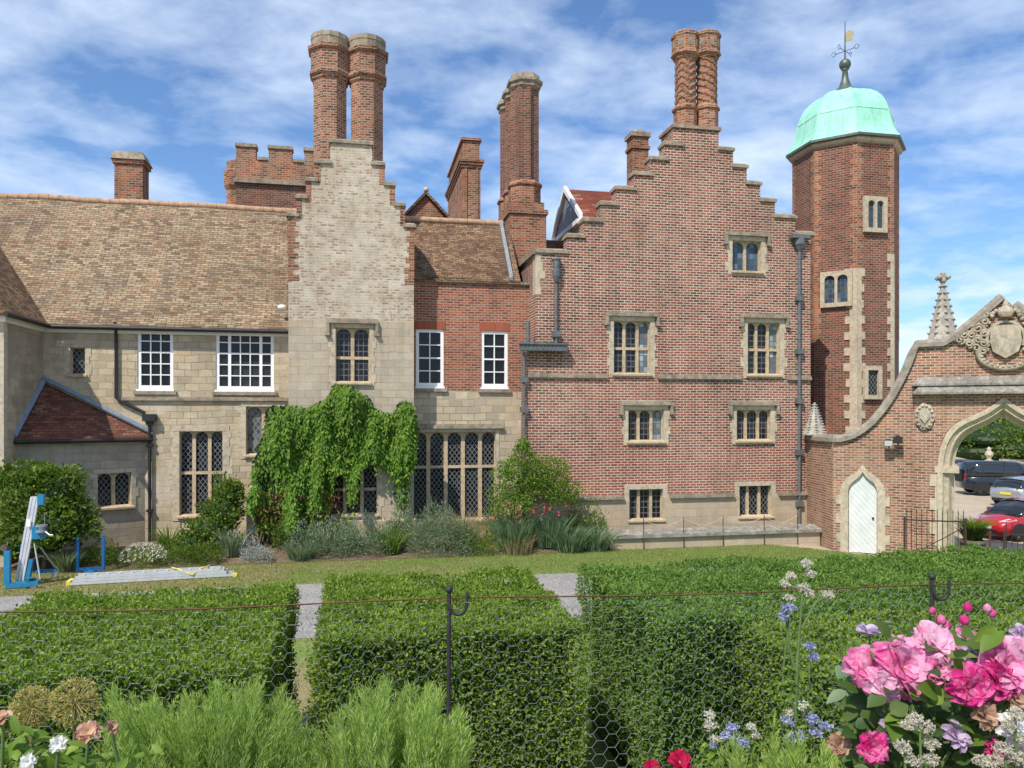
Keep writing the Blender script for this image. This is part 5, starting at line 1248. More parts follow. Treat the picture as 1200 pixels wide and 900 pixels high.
def bush(name, label, cat, blobs, n, L, Wd, mat, trunk=None, group=None, up=.3, jit=.22, droop=0, origin=None, core=None, seed=0, nm=.16):
    b0 = blobs[0]; x, y = origin or (b0[0], b0[1]); th_ = thing(name, label, cat, (x, y, gh(x, y) if origin is None else 0), group=group)
    P = []; Nr = []; vol = np.array([b[3]*b[5]+b[4]*b[5] for b in blobs]); cnt = (n*vol/vol.sum()).astype(int)
    for b_, k in zip(blobs, cnt):
        u = rand_unit(k); u = u[(u[:, 2] > -.55)]; r = 1-np.abs(RNG.normal(0, jit, len(u)))
        c = np.array(b_[:3]); rad = np.array(b_[3:6]); q = c+u*rad
        disp = np.array([mnoise.noise(Vector(t_)*(1.2/max(rad[0], .3))+Vector((seed, 0, 0)))*nm*2.2+mnoise.noise(Vector(t_)*(3.5/max(rad[0], .3)))*nm for t_ in q])
        P.append(c+u*rad*(r+disp)[:, None]); Nr.append(nrmz(u/rad))
    P = np.concatenate(P); Nr = np.concatenate(Nr); m_ = len(P)
    D = Nr*.6+rand_unit(m_)*.8+np.array([0, 0, up-droop]); Nn = Nr*.4+rand_unit(m_)*.7+np.array([0, 0, .3])
    V, Fc = leafset(P, D, Nn, L, Wd)
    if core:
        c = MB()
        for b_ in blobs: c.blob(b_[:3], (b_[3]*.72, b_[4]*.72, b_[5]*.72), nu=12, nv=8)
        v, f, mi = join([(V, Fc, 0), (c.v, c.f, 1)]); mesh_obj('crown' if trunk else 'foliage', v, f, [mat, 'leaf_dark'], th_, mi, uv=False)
    else: mesh_obj('crown' if trunk else 'foliage', V, Fc, mat, th_, uv=False)
    if trunk:
        t_ = MB(); g = gh(x, y)
        t_.tube([(x, y, g-.1), (x+.03, y, g+trunk[1]*.5), (x-.02, y+.02, g+trunk[1])], [trunk[0], trunk[0]*.8, trunk[0]*.55], 8)
        rs = random.Random(int(x*10))
        for b_ in blobs[:6]: t_.tube([(x, y, g+trunk[1]*.6), ((x+b_[0])/2+rs.uniform(-.1, .1), (y+b_[1])/2, (g+trunk[1]+b_[2])/2), (b_[0], b_[1], b_[2]+b_[5]*.3)], [trunk[0]*.5, trunk[0]*.3, trunk[0]*.1], 6)
        t_.build('trunk', 'bark', th_)
    return th_
def bp(px, py, Y): return XP(px, Y), Y, ZP(px, py, Y)
# shrubs against the house
def B_(px, py, Y, rp, rz=None, ry=.8):
    k = TP(px, Y)/F; x, y, z = bp(px, py, Y); return (x, y, z, rp*k, rp*k*ry, (rz or rp)*k)
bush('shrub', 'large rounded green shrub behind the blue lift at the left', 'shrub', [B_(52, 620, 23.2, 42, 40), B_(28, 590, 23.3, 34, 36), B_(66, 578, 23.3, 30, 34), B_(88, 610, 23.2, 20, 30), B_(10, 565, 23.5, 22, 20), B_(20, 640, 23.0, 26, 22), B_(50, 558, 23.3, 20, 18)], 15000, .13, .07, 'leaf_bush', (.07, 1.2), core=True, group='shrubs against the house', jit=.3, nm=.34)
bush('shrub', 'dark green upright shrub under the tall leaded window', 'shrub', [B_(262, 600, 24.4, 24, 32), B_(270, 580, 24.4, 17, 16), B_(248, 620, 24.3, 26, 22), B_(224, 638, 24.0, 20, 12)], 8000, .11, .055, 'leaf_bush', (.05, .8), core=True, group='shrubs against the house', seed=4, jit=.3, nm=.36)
th_ = bush('shrub', 'tall airy light green shrub below the lead downpipe', 'shrub', [B_(600, 585, 23.5, 26, 32), B_(630, 570, 23.6, 28, 32), B_(660, 580, 23.6, 20, 24), B_(612, 545, 23.6, 20, 22), B_(650, 552, 23.6, 16, 16), B_(612, 525, 23.6, 9, 12), B_(590, 556, 23.6, 13, 14)], 11500, .085, .045, 'leaf_light', (.05, 1.0), group='shrubs against the house', seed=9, jit=.3, nm=.28)
# creeper on the white gable
poly = [(302, 618), (292, 590), (296, 565), (300, 530), (309, 507), (314, 480), (322, 474), (345, 474), (362, 476), (385, 464), (393, 448), (410, 451), (430, 463), (437, 476), (460, 484), (470, 468), (484, 470), (488, 500), (485, 540), (478, 560), (477, 588), (468, 592), (463, 560), (452, 548), (440, 540), (428, 542), (420, 550), (417, 584), (409, 584), (405, 550), (394, 552), (386, 600), (372, 612), (350, 616), (325, 622)]
def inside(x, y, pl):
    r_ = False; j = len(pl)-1
    for i in range(len(pl)):
        if (pl[i][1] > y) != (pl[j][1] > y) and x < (pl[j][0]-pl[i][0])*(y-pl[i][1])/(pl[j][1]-pl[i][1])+pl[i][0]: r_ = not r_
        j = i
    return r_
th_ = thing('creeper', 'big leafy green creeper cascading over the white stone gable', 'climbing plant', (XP(320, 24.2), 24.2, .2))
PP, DD, NN = [], [], []; rs = random.Random(3); n_ = 0
while n_ < 2600:
    px, py = rs.uniform(294, 490), rs.uniform(445, 615)
    if not inside(px, py, poly): continue
    n_ += 1; s, z = G.S(px), G.Z(px, py); ln = rs.uniform(.15, .85); d0_ = .10+.75*max(0, mnoise.noise(Vector((s*2.3, z*.7, 2)))+.3)+rs.uniform(-.1, .1)
    if px < 335: d0_ -= rs.uniform(0, .9)
    sw = rs.uniform(-.12, .12); k = 0; zz_ = z
    while zz_ > z-ln:
        s2 = s+sw*(z-zz_)+rs.uniform(-.05, .05)
        if inside(px+(s2-s)/.027, py+(z-zz_)/.027, poly) or rs.random() < .04:
            PP.append(G.p(s2, zz_, d0_+rs.uniform(-.05, .06)+.06*math.sin((z-zz_)*3))); DD.append((rs.uniform(-.7, .7), -rs.uniform(.1, .8), -rs.uniform(.35, 1.1))); NN.append((rs.uniform(-.5, .5), -1, rs.uniform(.1, .9)))
        zz_ -= .055
V, Fc = leafset(np.array(PP), np.array(DD), np.array(NN), .15, .062)
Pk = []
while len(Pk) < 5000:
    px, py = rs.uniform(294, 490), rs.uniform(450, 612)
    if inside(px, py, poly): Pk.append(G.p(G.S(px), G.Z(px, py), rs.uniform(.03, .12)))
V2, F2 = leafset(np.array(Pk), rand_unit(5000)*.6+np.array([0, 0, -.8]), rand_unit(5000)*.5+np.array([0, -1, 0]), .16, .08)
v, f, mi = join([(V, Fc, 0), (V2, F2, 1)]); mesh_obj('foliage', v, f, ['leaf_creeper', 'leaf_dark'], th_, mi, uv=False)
b = MB()
for k in range(9): x = XP(300+k*9, 24.1); b.tube([(x, 24.3, .1), (x+rs.uniform(-.1, .3), 24.38, .9), (x+rs.uniform(0, .6), 24.42, 1.6)], [.04, .03, .015], 6)
b.build('stem', 'bark', th_)
PP = [G.p(G.S(rs.uniform(300, 400)), G.Z(320, rs.uniform(575, 618)), rs.uniform(.15, .7)) for k in range(380)]; n_ = len(PP)
V, Fc = leafset(np.array(PP), rand_unit(n_)+np.array([0, 0, -.5]), rand_unit(n_), .14, .06); plabel(mesh_obj('dry_foliage', V, Fc, 'leaf_redbrown', th_, uv=False), 'reddish brown leaves low on the creeper')

# tufts and mounds of the flower bed
def blades(c, n, h, spread, w, lean=.5, seed=0, up=1.0, seg=3):
    rs = np.random.default_rng(seed); V = []; Fs = []
    for k in range(n):
        q = rs.uniform(0, 6.283); r_ = spread*math.sqrt(rs.uniform(0, 1)); x, y = c[0]+r_*math.cos(q)*.5, c[1]+r_*math.sin(q)*.5
        hh = h*rs.uniform(.55, 1.1); d = Vector((math.cos(q), math.sin(q), 0))*lean*rs.uniform(.3, 1)*(.4+r_/max(spread, .01)); a = rs.uniform(0, 3.14); sx, sy = math.cos(a)*w/2, math.sin(a)*w/2
        o = len(V)
        for j in range(seg+1):
            f_ = j/seg; wd = (1-f_)**.7 if j else .8; p = (x+d.x*hh*f_**1.6, y+d.y*hh*f_**1.6, c[2]+hh*up*(f_-.25*lean*f_*f_)); V += [(p[0]-sx*wd, p[1]-sy*wd, p[2]), (p[0]+sx*wd, p[1]+sy*wd, p[2])]
        Fs += [[o+2*j, o+2*j+1, o+2*j+3, o+2*j+2] for j in range(seg)]
    return np.array(V), Fs
def plant(name, label, cat, px, py, Y, n, h, spread, w, mat, lean=.5, group='plants of the flower bed', flowers=None, z=None, stems=None):
    x = XP(px, Y); zz_ = .02+.25*ss(23.0, 24.4, Y) if z is None else z
    th_ = thing(name, label, cat, (x, Y, zz_), group=group)
    V, Fs = blades((x, Y, zz_), n, h, spread, w, lean, seed=int(px*7)); mesh_obj('leaves', V, Fs, mat, th_, uv=False)
    if flowers:
        fm, k, sz, hh = flowers; rs = random.Random(px); V = []; P = []
        for i in range(k): P.append((x+rs.uniform(-1, 1)*spread*.8, Y+rs.uniform(-1, .3)*spread*.6, zz_+hh*rs.uniform(.75, 1.1)))
        P = np.array(P); q = []
        for j in range(6): q.append(P+RNG.normal(0, sz*.25, P.shape))
        q = np.concatenate(q); V, Fc = leafset(q, rand_unit(len(q)), rand_unit(len(q)), sz, sz*.7); mesh_obj('flowers', V, Fc, fm, th_, uv=False)
    return th_
def mound(name, label, px, py, Y, rp, hp, n, mat, L=.07, Wd=.025, flowers=None, group='plants of the flower bed', seed=1):
    k = TP(px, Y)/F; x = XP(px, Y); z = .02+.25*ss(23.0, 24.4, Y); rx, rz_ = rp*k, hp*k
    th_ = bush(name, label, 'plant', [(x, Y, z+rz_*.35, rx, rx*.7, rz_*.75), (x+rx*.5, Y-.1, z+rz_*.25, rx*.55, rx*.5, rz_*.55), (x-rx*.5, Y+.05, z+rz_*.3, rx*.55, rx*.5, rz_*.5)], n, L, Wd, mat, group=group, seed=seed, jit=.3, up=.7, nm=.3, origin=(x, Y))
    if flowers:
        fm, c, sz = flowers; u = rand_unit(c); u[:, 2] = np.abs(u[:, 2]); P = np.array((x, Y, z+rz_*.35))+u*np.array((rx*1.1, rx*.8, rz_*.85)); P = np.repeat(P, 4, 0)+RNG.normal(0, sz*.3, (c*4, 3))
        V, Fc = leafset(P, rand_unit(c*4), rand_unit(c*4), sz, sz*.6); mesh_obj('flowers', V, Fc, fm, th_, uv=False)
    return th_
mound('white_shrub', 'low white flowering shrub beside the black downpipe foot', 168, 645, 23.2, 24, 22, 1600, 'leaf_light', flowers=('flower_cream', 240, .05))
mound('ground_cover', 'low green leafy clump between the white shrub and the dark shrub', 205, 645, 23.4, 28, 22, 2600, 'leaf_bush', seed=2)
mound('ground_cover', 'low green leafy clump below the tall leaded window', 236, 645, 23.2, 24, 24, 2400, 'leaf_bush', seed=3)
plant('spiky_plant', 'spiky dark leaved plant by the wall behind the green clump', 'plant', 198, 632, 24.4, 70, .95, .35, .06, 'leaf_bush', 1.0)
mound('silver_plant', 'low silvery grey mound at the foot of the creeper', 300, 640, 23.2, 18, 22, 1700, 'leaf_silver', .07, .018, seed=4)
plant('silver_plant', 'silvery upright plant left of the low silvery mound', 'plant', 271, 632, 23.7, 260, .95, .4, .03, 'leaf_grey', .5)
plant('iris', 'grey leaved clump just right of the silvery mound', 'plant', 352, 640, 23.3, 380, .62, .6, .03, 'leaf_grey', .8)
mound('catmint', 'blue grey flowering mound below the creeper, left of its neighbour', 376, 638, 23.5, 34, 40, 5500, 'leaf_grey', .10, .018, flowers=('flower_blue', 60, .035), seed=5)
mound('catmint', 'blue grey flowering mound below the creeper, right of its neighbour', 428, 638, 23.5, 32, 36, 5500, 'leaf_grey', .10, .018, flowers=('flower_blue', 40, .035), seed=6)
plant('iris', 'light green strap leaved clump at the corner of the white gable', 'plant', 458, 636, 23.5, 240, 1.0, .5, .045, 'leaf_light', .6)
mound('lavender', 'large grey green lavender mound under the five light window', 514, 640, 23.3, 36, 54, 10000, 'leaf_grey', .12, .014, seed=7)
plant('feathery_mound', 'tall pale mound directly under the five light window', 'plant', 540, 635, 23.8, 900, 1.3, .8, .018, 'leaf_straw', .7)
mound('green_mound', 'bright green low mound right of the lavender', 560, 640, 23.1, 20, 28, 2600, 'leaf_light', .06, .02, seed=8)
plant('poppy_clump', 'poppy clump with pink red flowers under the airy shrub', 'plant', 600, 640, 23.4, 330, 1.35, .9, .05, 'leaf_poppy', .5, flowers=('flower_coral', 7, .09, 1.35))
plant('dry_stalks', 'straw coloured dead stalks in front of the poppy clump', 'plant', 606, 642, 23.1, 380, .75, .9, .02, 'leaf_straw', .5)
plant('poppy_clump', 'poppy clump with coral flowers beside the red gable', 'plant', 642, 638, 23.6, 330, 1.25, .9, .05, 'leaf_poppy', .5, flowers=('flower_coral', 7, .10, 1.25))
plant('iris', 'dense blue green iris clump at the right end of the bed', 'plant', 668, 640, 23.2, 420, .95, .9, .045, 'leaf_poppy', .75)
plant('iris', 'last blue green iris clump before the low wall', 'plant', 698, 640, 23.2, 420, .85, .75, .04, 'leaf_grey', .75)
plant('pale_weed', 'pale leaved plant beneath the large shrub by the blue frame', 'plant', 78, 655, 22.9, 260, .7, .4, .05, 'leaf_grey', .7)
mound('green_mound', 'low dark green mound between the blue frame and the downpipe', 118, 640, 23.3, 26, 28, 2400, 'leaf_bush', seed=9)
for px, rp, hp, n, mt, lb in ((402, 18, 34, 1800, 'leaf_light', 'pale green bushy plant behind the two blue grey mounds'), (470, 18, 50, 2200, 'leaf_grey', 'grey green plant against the corner of the white gable'), (590, 22, 60, 2600, 'leaf_light', 'light green leafy plant left of the poppies'), (684, 26, 44, 2600, 'leaf_bush', 'green leafy plant behind the last iris clumps'), (340, 20, 40, 1800, 'leaf_bush', 'green leafy plant at the foot of the creeper')):
    mound('bedding_plant', lb, px, 636, 23.95, rp, hp, n, mt, .10, .03, seed=px)
# lawn blades
n_ = 120000; x = RNG.uniform(-12, 17, n_); y = np.where(RNG.uniform(0, 1, n_) < .75, RNG.uniform(20.0, 23.2, n_), RNG.uniform(10.3, 15.15, n_)); ok = (.6*(x-JX)+.8*(y-JY) < -.4); x, y = x[ok], y[ok]
z = np.array([gh(a, c) for a, c in zip(x, y)]); V, Fc = leafset(np.stack([x, y, z], 1), np.stack([RNG.normal(0, .5, len(x)), RNG.normal(0, .5, len(x)), np.ones(len(x))], 1), rand_unit(len(x)), .045, .012)
tag(mesh_obj('grass', V, Fc, 'grass_blade', uv=False), 'short mown grass blades of the lawn strip', 'grass', kind='stuff')

# ------------------------------------------------------------------ things on the lawn
# material lift
LY = 21.2; ox, oy = XP(32, LY), LY
o = thing('material_lift', 'blue and grey hand winch material lift parked on the lawn', 'lift', (ox, oy, 0))
def K(px, py, Y=LY): return Vector((XP(px, Y), Y, ZP(px, py, Y)))
def beam(b, p, q, w, d): 
    p, q = Vector(p), Vector(q); ax_ = (q-p).normalized(); s_ = ax_.cross(Vector((0, 1, 0))).normalized()*w/2; f_ = Vector((0, 1, 0))*d/2
    b.hexa([p-s_-f_, p+s_-f_, p+s_+f_, p-s_+f_, q-s_-f_, q+s_-f_, q+s_+f_, q-s_+f_])
b = MB(); lo, hi = K(24, 680), K(42, 582)
for k, (dx, w_) in enumerate(((-.075, .05), (0, .07), (.075, .05))): beam(b, lo+Vector((dx, -.02*k, 0)), hi+Vector((dx, -.02*k, 0)), w_, .14-.03*k)
b.build('mast', 'aluminium', o)
b = MB(); beam(b, K(14, 683)+Vector((0, -.25, 0)), K(14, 643)+Vector((0, -.25, 0)), .13, .1); beam(b, K(22, 670)+Vector((0, .3, 0)), K(22, 640)+Vector((0, .3, 0)), .13, .1)
beam(b, K(13, 684)+Vector((0, -.25, 0)), K(36, 682)+Vector((0, -.25, 0)), .12, .12); beam(b, K(13, 683)+Vector((0, .3, 0)), K(36, 683)+Vector((0, .3, 0)), .1, .1); beam(b, K(36, 682)+Vector((0, -.35, .0)), K(52, 679)+Vector((0, -.35, 0)), .1, .1); beam(b, K(35, 674)+Vector((0, .4, 0)), K(59, 672)+Vector((0, .4, 0)), .08, .08)
beam(b, K(33, 676), K(37, 655), .10, .12); b.build('base_frame', 'blue_paint', o)
b = MB(); p = K(49, 585); b.box(p.x-.07, p.x+.07, p.y-.1, p.y+.05, p.z-.13, p.z+.12); b.build('head_pulley', 'blue_paint', o)
b = MB(); p = K(46, 622); b.box(p.x-.12, p.x+.14, p.y-.15, p.y+.05, p.z-.18, p.z+.12); b.build('winch_housing', 'blue_paint', o)
b = MB(); p = K(52, 618)+Vector((0, -.18, 0)); b.lathe((p.x, p.y), [(.04, p.z-.1), (.13, p.z-.09), (.13, p.z-.05), (.06, p.z-.04), (.06, p.z+.04), (.13, p.z+.05), (.13, p.z+.09), (.04, p.z+.1)], 14); b.tube([p, p+Vector((.22, -.1, -.16)), p+Vector((.3, -.1, -.16))], .022, 6); b.build('winch', 'steel', o)
b = MB(); b.tube([K(40, 636), K(53, 676)+Vector((0, -.3, 0))], .022, 6); b.tube([K(48, 642), K(58, 668)+Vector((0, .35, 0))], .018, 6); b.tube([K(52, 600), K(53, 630)], .008, 4); b.build('stay', 'steel', o)
for px, py, dy in ((46, 685, -.35), (57, 676, .4), (10, 640, -.25), (20, 633, .3)):
    b = MB(); p = K(px, py)+Vector((0, dy, 0)); p.z = max(p.z, .075); v, r_ = [], .08
    b.tube([p+Vector((0, -.03, 0)), p+Vector((0, .03, 0))], r_, 12, smooth=False); b.build('castor', 'steel' if py > 650 else 'barrel', o)
b = MB(); p = K(36, 612); b.box(p.x-.05, p.x+.04, p.y-.13, p.y-.12, p.z-.09, p.z+.09); b.build('sticker', 'white_paint', o)
# blue U-shaped frame
o = thing('steel_cradle', 'blue U shaped steel cradle standing on the grass beside the ladder', 'frame', (XP(106, 22.7), 22.7, 0))
b = MB(); p0, p1 = K(91, 671, 22.7), K(121, 668, 22.7); p0.z = p1.z = .09
beam(b, p0, p0+Vector((0, 0, .86)), .07, .07); beam(b, p1+Vector((0, .0, .0)), p1+Vector((0, 0, .9)), .08, .07); beam(b, p0-Vector((.035, 0, 0)), p1+Vector((.035, 0, 0)), .08, .08); b.build('uprights', 'blue_dark', o)
b = MB(); c = (p0+p1)/2; b.lathe((c.x, c.y), [(.16, 0), (.16, .04), (.05, .05), (.05, .08)], 14); b.build('foot', 'blue_paint', o)
# ladder lying on the lawn
pa, pb = Vector((XP(82, 20.95), 20.95, 0)), Vector((XP(273, 21.3), 21.3, 0)); dv = (pb-pa).normalized(); sv = Vector((-dv.y, dv.x, 0)); ll = (pb-pa).length
o = thing('ladder', 'long aluminium extension ladder with yellow feet lying on the lawn', 'ladder', ((pa.x+pb.x)/2, (pa.y+pb.y)/2, 0))
fl = Fr((pa.x, pa.y), (dv.x, dv.y))
for k in range(3):
    b = MB(); d_ = -.012*k-.02; z = .02+.075*k
    for e in (0.0, .38-.024*k): b.fbox(fl, .05*k, ll-.16*k, z, z+.066, d_-e-.02, d_-e+.02)
    b.build('rail', 'aluminium', o)
    for j in range(13): b = MB(); s = .25+j*(ll-.5)/12; b.fbox(fl, s-.02, s+.02, z+.02, z+.05, d_-.36+.024*k, d_-.021); b.build('rung', 'aluminium', o)
b = MB(); b.fbox(fl, -.09, -.002, .0, .12, -.44, -.0); b.build('foot', 'yellow_strap', o); b = MB(); b.fbox(fl, ll+.001, ll+.10, 0, .09, -.1, .03); b.build('foot', 'yellow_strap', o)
b = MB(); b.tube([fl.p(ll*.60, .26, -.40), fl.p(ll*.66, .25, -.1), fl.p(ll*.74, .12, .03), fl.p(ll*.79, .25, -.1), fl.p(ll*.84, .26, -.40)], .018, 5); b.build('strap', 'yellow_strap', o)
# barrel planter and little post beyond the arch
p = W(1140, 645, 24.8); z = gh(p.x, p.y); o = thing('barrel_planter', 'half barrel planter with a spiky green plant by the arch', 'planter', (p.x, p.y, z))
b = MB(); b.lathe((p.x, p.y), [(.30, z), (.36, z+.25), (.35, z+.5), (.31, z+.5), (.30, z+.44)], 18, smooth=True); b.build('barrel', 'barrel', o)
b = MB(); b.lathe((p.x, p.y), [(.34, z+.10), (.345, z+.14)], 18); b.lathe((p.x, p.y), [(.365, z+.36), (.365, z+.40)], 18); b.build('hoop', 'black_iron', o)
V, Fs = blades((p.x, p.y, z+.5), 500, .55, .5, .03, .7, 5); mesh_obj('shrub', V, Fs, 'leaf_dark', o, uv=False); V, Fs = blades((p.x, p.y, z+.75), 420, .62, .4, .035, 1.1, 6); mesh_obj('leaves', V, Fs, 'leaf_light', o, uv=False)
p = W(1160, 652, 24.4); z = gh(p.x, p.y); o = thing('gate_stop', 'short dark red cast iron post on a triangular foot', 'post', (p.x, p.y, z)); b = MB(); b.lathe((p.x, p.y), [(.035, z+.1), (.03, z+.85), (.05, z+.86), (.05, z+.9)], 8); b.build('post', 'rust_wire', o)
b = MB(); b.lathe((p.x, p.y), [(.28, z), (.28, z+.04), (.08, z+.16), (.04, z+.22)], 4); b.build('foot', 'rust_wire', o)
# stone urn far off, trees beyond the arch
p = W(1159, 560, 50); z = gh(p.x, p.y); o = thing('stone_urn', 'small pale stone urn on a pedestal behind the parked cars', 'urn', (p.x, p.y, z)); b = MB(); b.lathe((p.x, p.y), [(.3, z), (.3, z+1.55), (.36, z+1.6), (.36, z+1.7), (.12, z+1.8), (.14, z+1.9), (.25, z+2.1), (.22, z+2.25), (.12, z+2.35), (.13, z+2.5), (.04, z+2.62)], 12, smooth=False); b.build('urn', 'stone_pale', o)
def tree(label, px, t, hgt, r, mat, n, seed, name='tree', L=.32, trunk_h=.35, sq=1.0):
    p = W(px, 560, t); g = gh(p.x, p.y); rs = random.Random(seed); bl = [(p.x, p.y, g+hgt*.6, r*.75, r*.75, hgt*.38*sq)]
    for k in range(7): q = rs.uniform(0, 6.28); bl.append((p.x+r*.55*math.cos(q), p.y+r*.55*math.sin(q), g+hgt*rs.uniform(.35, .78), r*.5, r*.5, hgt*.2))
    bush(name, label, 'tree', bl, n, L, L*.6, mat, (r*.07, hgt*.5), group='trees beyond the gateway', core=True, seed=seed, nm=.2)
tree('broad rounded green tree directly behind the dark off road car', 1165, 60, 4.6, 5.6, 'leaf_bush', 12000, 2, L=.22)
tree('dark green tree at the right behind the silver car', 1215, 66, 8.5, 5.0, 'leaf_dark', 9000, 3)
tree('dense tree behind the wall between turret and pinnacle', 1057, 72, 8.6, 4.0, 'leaf_bush', 8000, 4)
tree('wide tree hidden mostly by the brick wall', 1110, 75, 7.5, 5.0, 'leaf_bush', 6000, 5)
tree('tall tree at the far right edge beyond the arch', 1262, 74, 9.5, 5.5, 'leaf_bush', 7000, 6)

# ------------------------------------------------------------------ wire fence on the terrace edge
fa, fb_ = Vector(cam2w(-2.3, 2.40)), Vector(cam2w(2.6, 2.98)); FF = Fr(fa, fb_-fa); fl_ = (fb_-fa).length; zw = 3.665
o = thing('wire_fence', 'chicken wire fence with a rusty top wire and thin iron posts', 'fence', (*FF.p(FF.S(525), 0)[:2], 2.7))
def sag(s): return -.012*math.sin(math.pi*((s-FF.S(525))/(FF.S(1090)-FF.S(525))))**2
b = MB(); b.tube([FF.p(s, zw+sag(s), .0) for s in np.linspace(0, fl_, 60)], .0028, 5); b.build('top_wire', 'rust_wire', o)
for px in (525, 1091, 60-400):
    s = FF.S(px); b = MB(); z = zw+.03; b.tube([FF.p(s, 2.7, .0), FF.p(s+.004, z, 0)], .0075, 8); b.blob(FF.p(s+.004, z, 0), .014, nu=8, nv=6)
    pst = b.build('post', 'net_post', o); b = MB(); b.tube([FF.p(s+.004, z-.03, .01)]+[FF.p(s+.034-.03*math.cos(q), z-.05-.035*math.sin(q), .01) for q in np.linspace(0, math.pi, 10)]+[FF.p(s+.066, z-.012, .01)], .006, 7); b.build('hook', 'net_post', pst)
b = MB(); hh_ = .042; pc = .0385; wr = .00085; cols = int(fl_/pc)+1; rows = 21
def nv_(j, i, right):     # flat topped hexagons: column j, row i
    s = j*pc+(hh_*.56 if right else 0); z = zw-.012-i*hh_-(hh_/2 if j % 2 else 0)
    w1 = mnoise.noise(Vector((s*1.1, z*1.3, 1)))*.05+mnoise.noise(Vector((s*4, z*4, 7)))*.008; w2 = mnoise.noise(Vector((s*1.1, z*1.3, 5)))*.05+mnoise.noise(Vector((s*4, z*4, 3)))*.008
    return Vector(FF.p(s+w1*.8, z+w2*min(1, (zw-z)*3)+sag(s), mnoise.noise(Vector((s*1.6, z*2, 9)))*.06))
def wire(p, q):
    d = (q-p).normalized(); a = d.cross(Vector((0, 1, .1))).normalized()*wr; c = d.cross(a).normalized()*wr
    o_ = [a, -a*.5+c*.87, -a*.5-c*.87]; b.add([p+k for k in o_]+[q+k for k in o_], [(0, 1, 4, 3), (1, 2, 5, 4), (2, 0, 3, 5)], 0, True)
for j in range(cols):
    for i in range(rows):
        l_, r_ = nv_(j, i, False), nv_(j, i, True); wire(l_, r_)
        k = i if j % 2 else i-1          # row numbers of the neighbours above and below in the next column
        for kk in (k, k+1):
            if kk >= 0: wire(r_, nv_(j+1, kk, False))
b.build('netting', 'net_wire', o)

# ------------------------------------------------------------------ foreground plants
def feathery(label, tips, n, tr, mat='leaf_feather', leafl=.021, leafw=.0019, seed=1, per=110, depth=.5, grp=None, name='feathery_shrub'):
    """tips: list of (px, py) of the outline top; stems grow up to points below it"""
    rs = np.random.default_rng(seed); xs_ = [t_[0] for t_ in tips]; ys_ = [t_[1] for t_ in tips]
    base = W((xs_[0]+xs_[-1])/2, 1000, sum(tr)/2); th_ = thing(name, label, 'shrub', (base.x, base.y, 2.7), group=grp)
    Pn, Dn, Nn, st = [], [], [], MB(); plumes = []
    for k in range(30): q = rs.uniform(xs_[0], xs_[-1]); plumes.append((q, np.interp(q, xs_, ys_)+rs.uniform(-16, 40)))
    for k in range(n):
        px = plumes[k % len(plumes)][0]+rs.normal(0, 9); top = plumes[k % len(plumes)][1]+abs(px-plumes[k % len(plumes)][0])*1.6+.0*np.interp(px, xs_, ys_)+mnoise.noise(Vector((px*.03, seed, 0)))*14; py = top+abs(rs.normal(0, 1))*60*rs.uniform(0, 1.6)+rs.uniform(-14, 10); t_ = rs.uniform(*tr)
        tip = W(px, py, t_); ln = rs.uniform(.22, .34)
        root = tip+Vector((-(px-(xs_[0]+xs_[-1])/2)/F*t_*.45+rs.normal(0, .02), rs.normal(0, .03), -ln))
        mid = (tip+root)/2+Vector((rs.normal(0, .01), rs.normal(0, .01), 0)); st.tube([root, mid, tip], [.0018, .0014, .0006], 3, cap=False)
        for j in range(per):
            f_ = rs.uniform(.05, 1)**.8; p = root.lerp(tip, f_) if f_ < .5 else mid.lerp(tip, (f_-.5)*2); ax_ = (tip-root).normalized(); q = rs.normal(size=3); q -= q.dot(np.array(ax_))*np.array(ax_); q /= np.linalg.norm(q)
            side = rs.uniform(0, .022)*(1.1-f_); P0 = np.array(p)+q*side*.8+np.array(ax_)*side; Pn.append(P0); Dn.append(np.array(ax_)*1.0+q*rs.uniform(.25, .8)); Nn.append(rs.normal(size=3))
    V, Fc = leafset(np.array(Pn), np.array(Dn), np.array(Nn), leafl, leafw, fold=.1); mesh_obj('foliage', V, Fc, mat, th_, uv=False); st.build('stem', 'stem_green', th_)
    return th_
feathery('soft feathery bright green shrub at the lower left in front of the fence', [(105, 862), (128, 818), (150, 828), (172, 812), (205, 826), (240, 800), (265, 805), (300, 790), (330, 805), (352, 840), (385, 862)], 850, (1.75, 2.15), seed=2, grp='feathery shrubs in the foreground')
feathery('soft feathery bright green shrub right of its twin, below the iron post', [(345, 878), (380, 835), (420, 806), (450, 798), (480, 800), (520, 822), (550, 850), (566, 905)], 700, (1.7, 2.1), seed=3, grp='feathery shrubs in the foreground')
feathery('low feathery green foliage at the very bottom left corner', [(-30, 895), (40, 885), (100, 880), (160, 862), (200, 880)], 260, (1.55, 1.9), seed=4, grp='feathery shrubs in the foreground')
feathery('feathery green foliage with pink specks along the bottom edge', [(810, 895), (850, 868), (900, 862), (950, 868), (1000, 880), (1040, 890)], 330, (1.8, 2.1), seed=5, leafl=.024, leafw=.003, grp='feathery shrubs in the foreground')
def stalk(b, px0, py0, px1, py1, t0, t1, r0, r1, bend=.0):
    p, q = W(px0, py0, t0), W(px1, py1, t1); m_ = (p+q)/2+Vector((bend, 0, 0)); b.tube([p, m_, q], [r0, (r0+r1)/2, r1], 7)
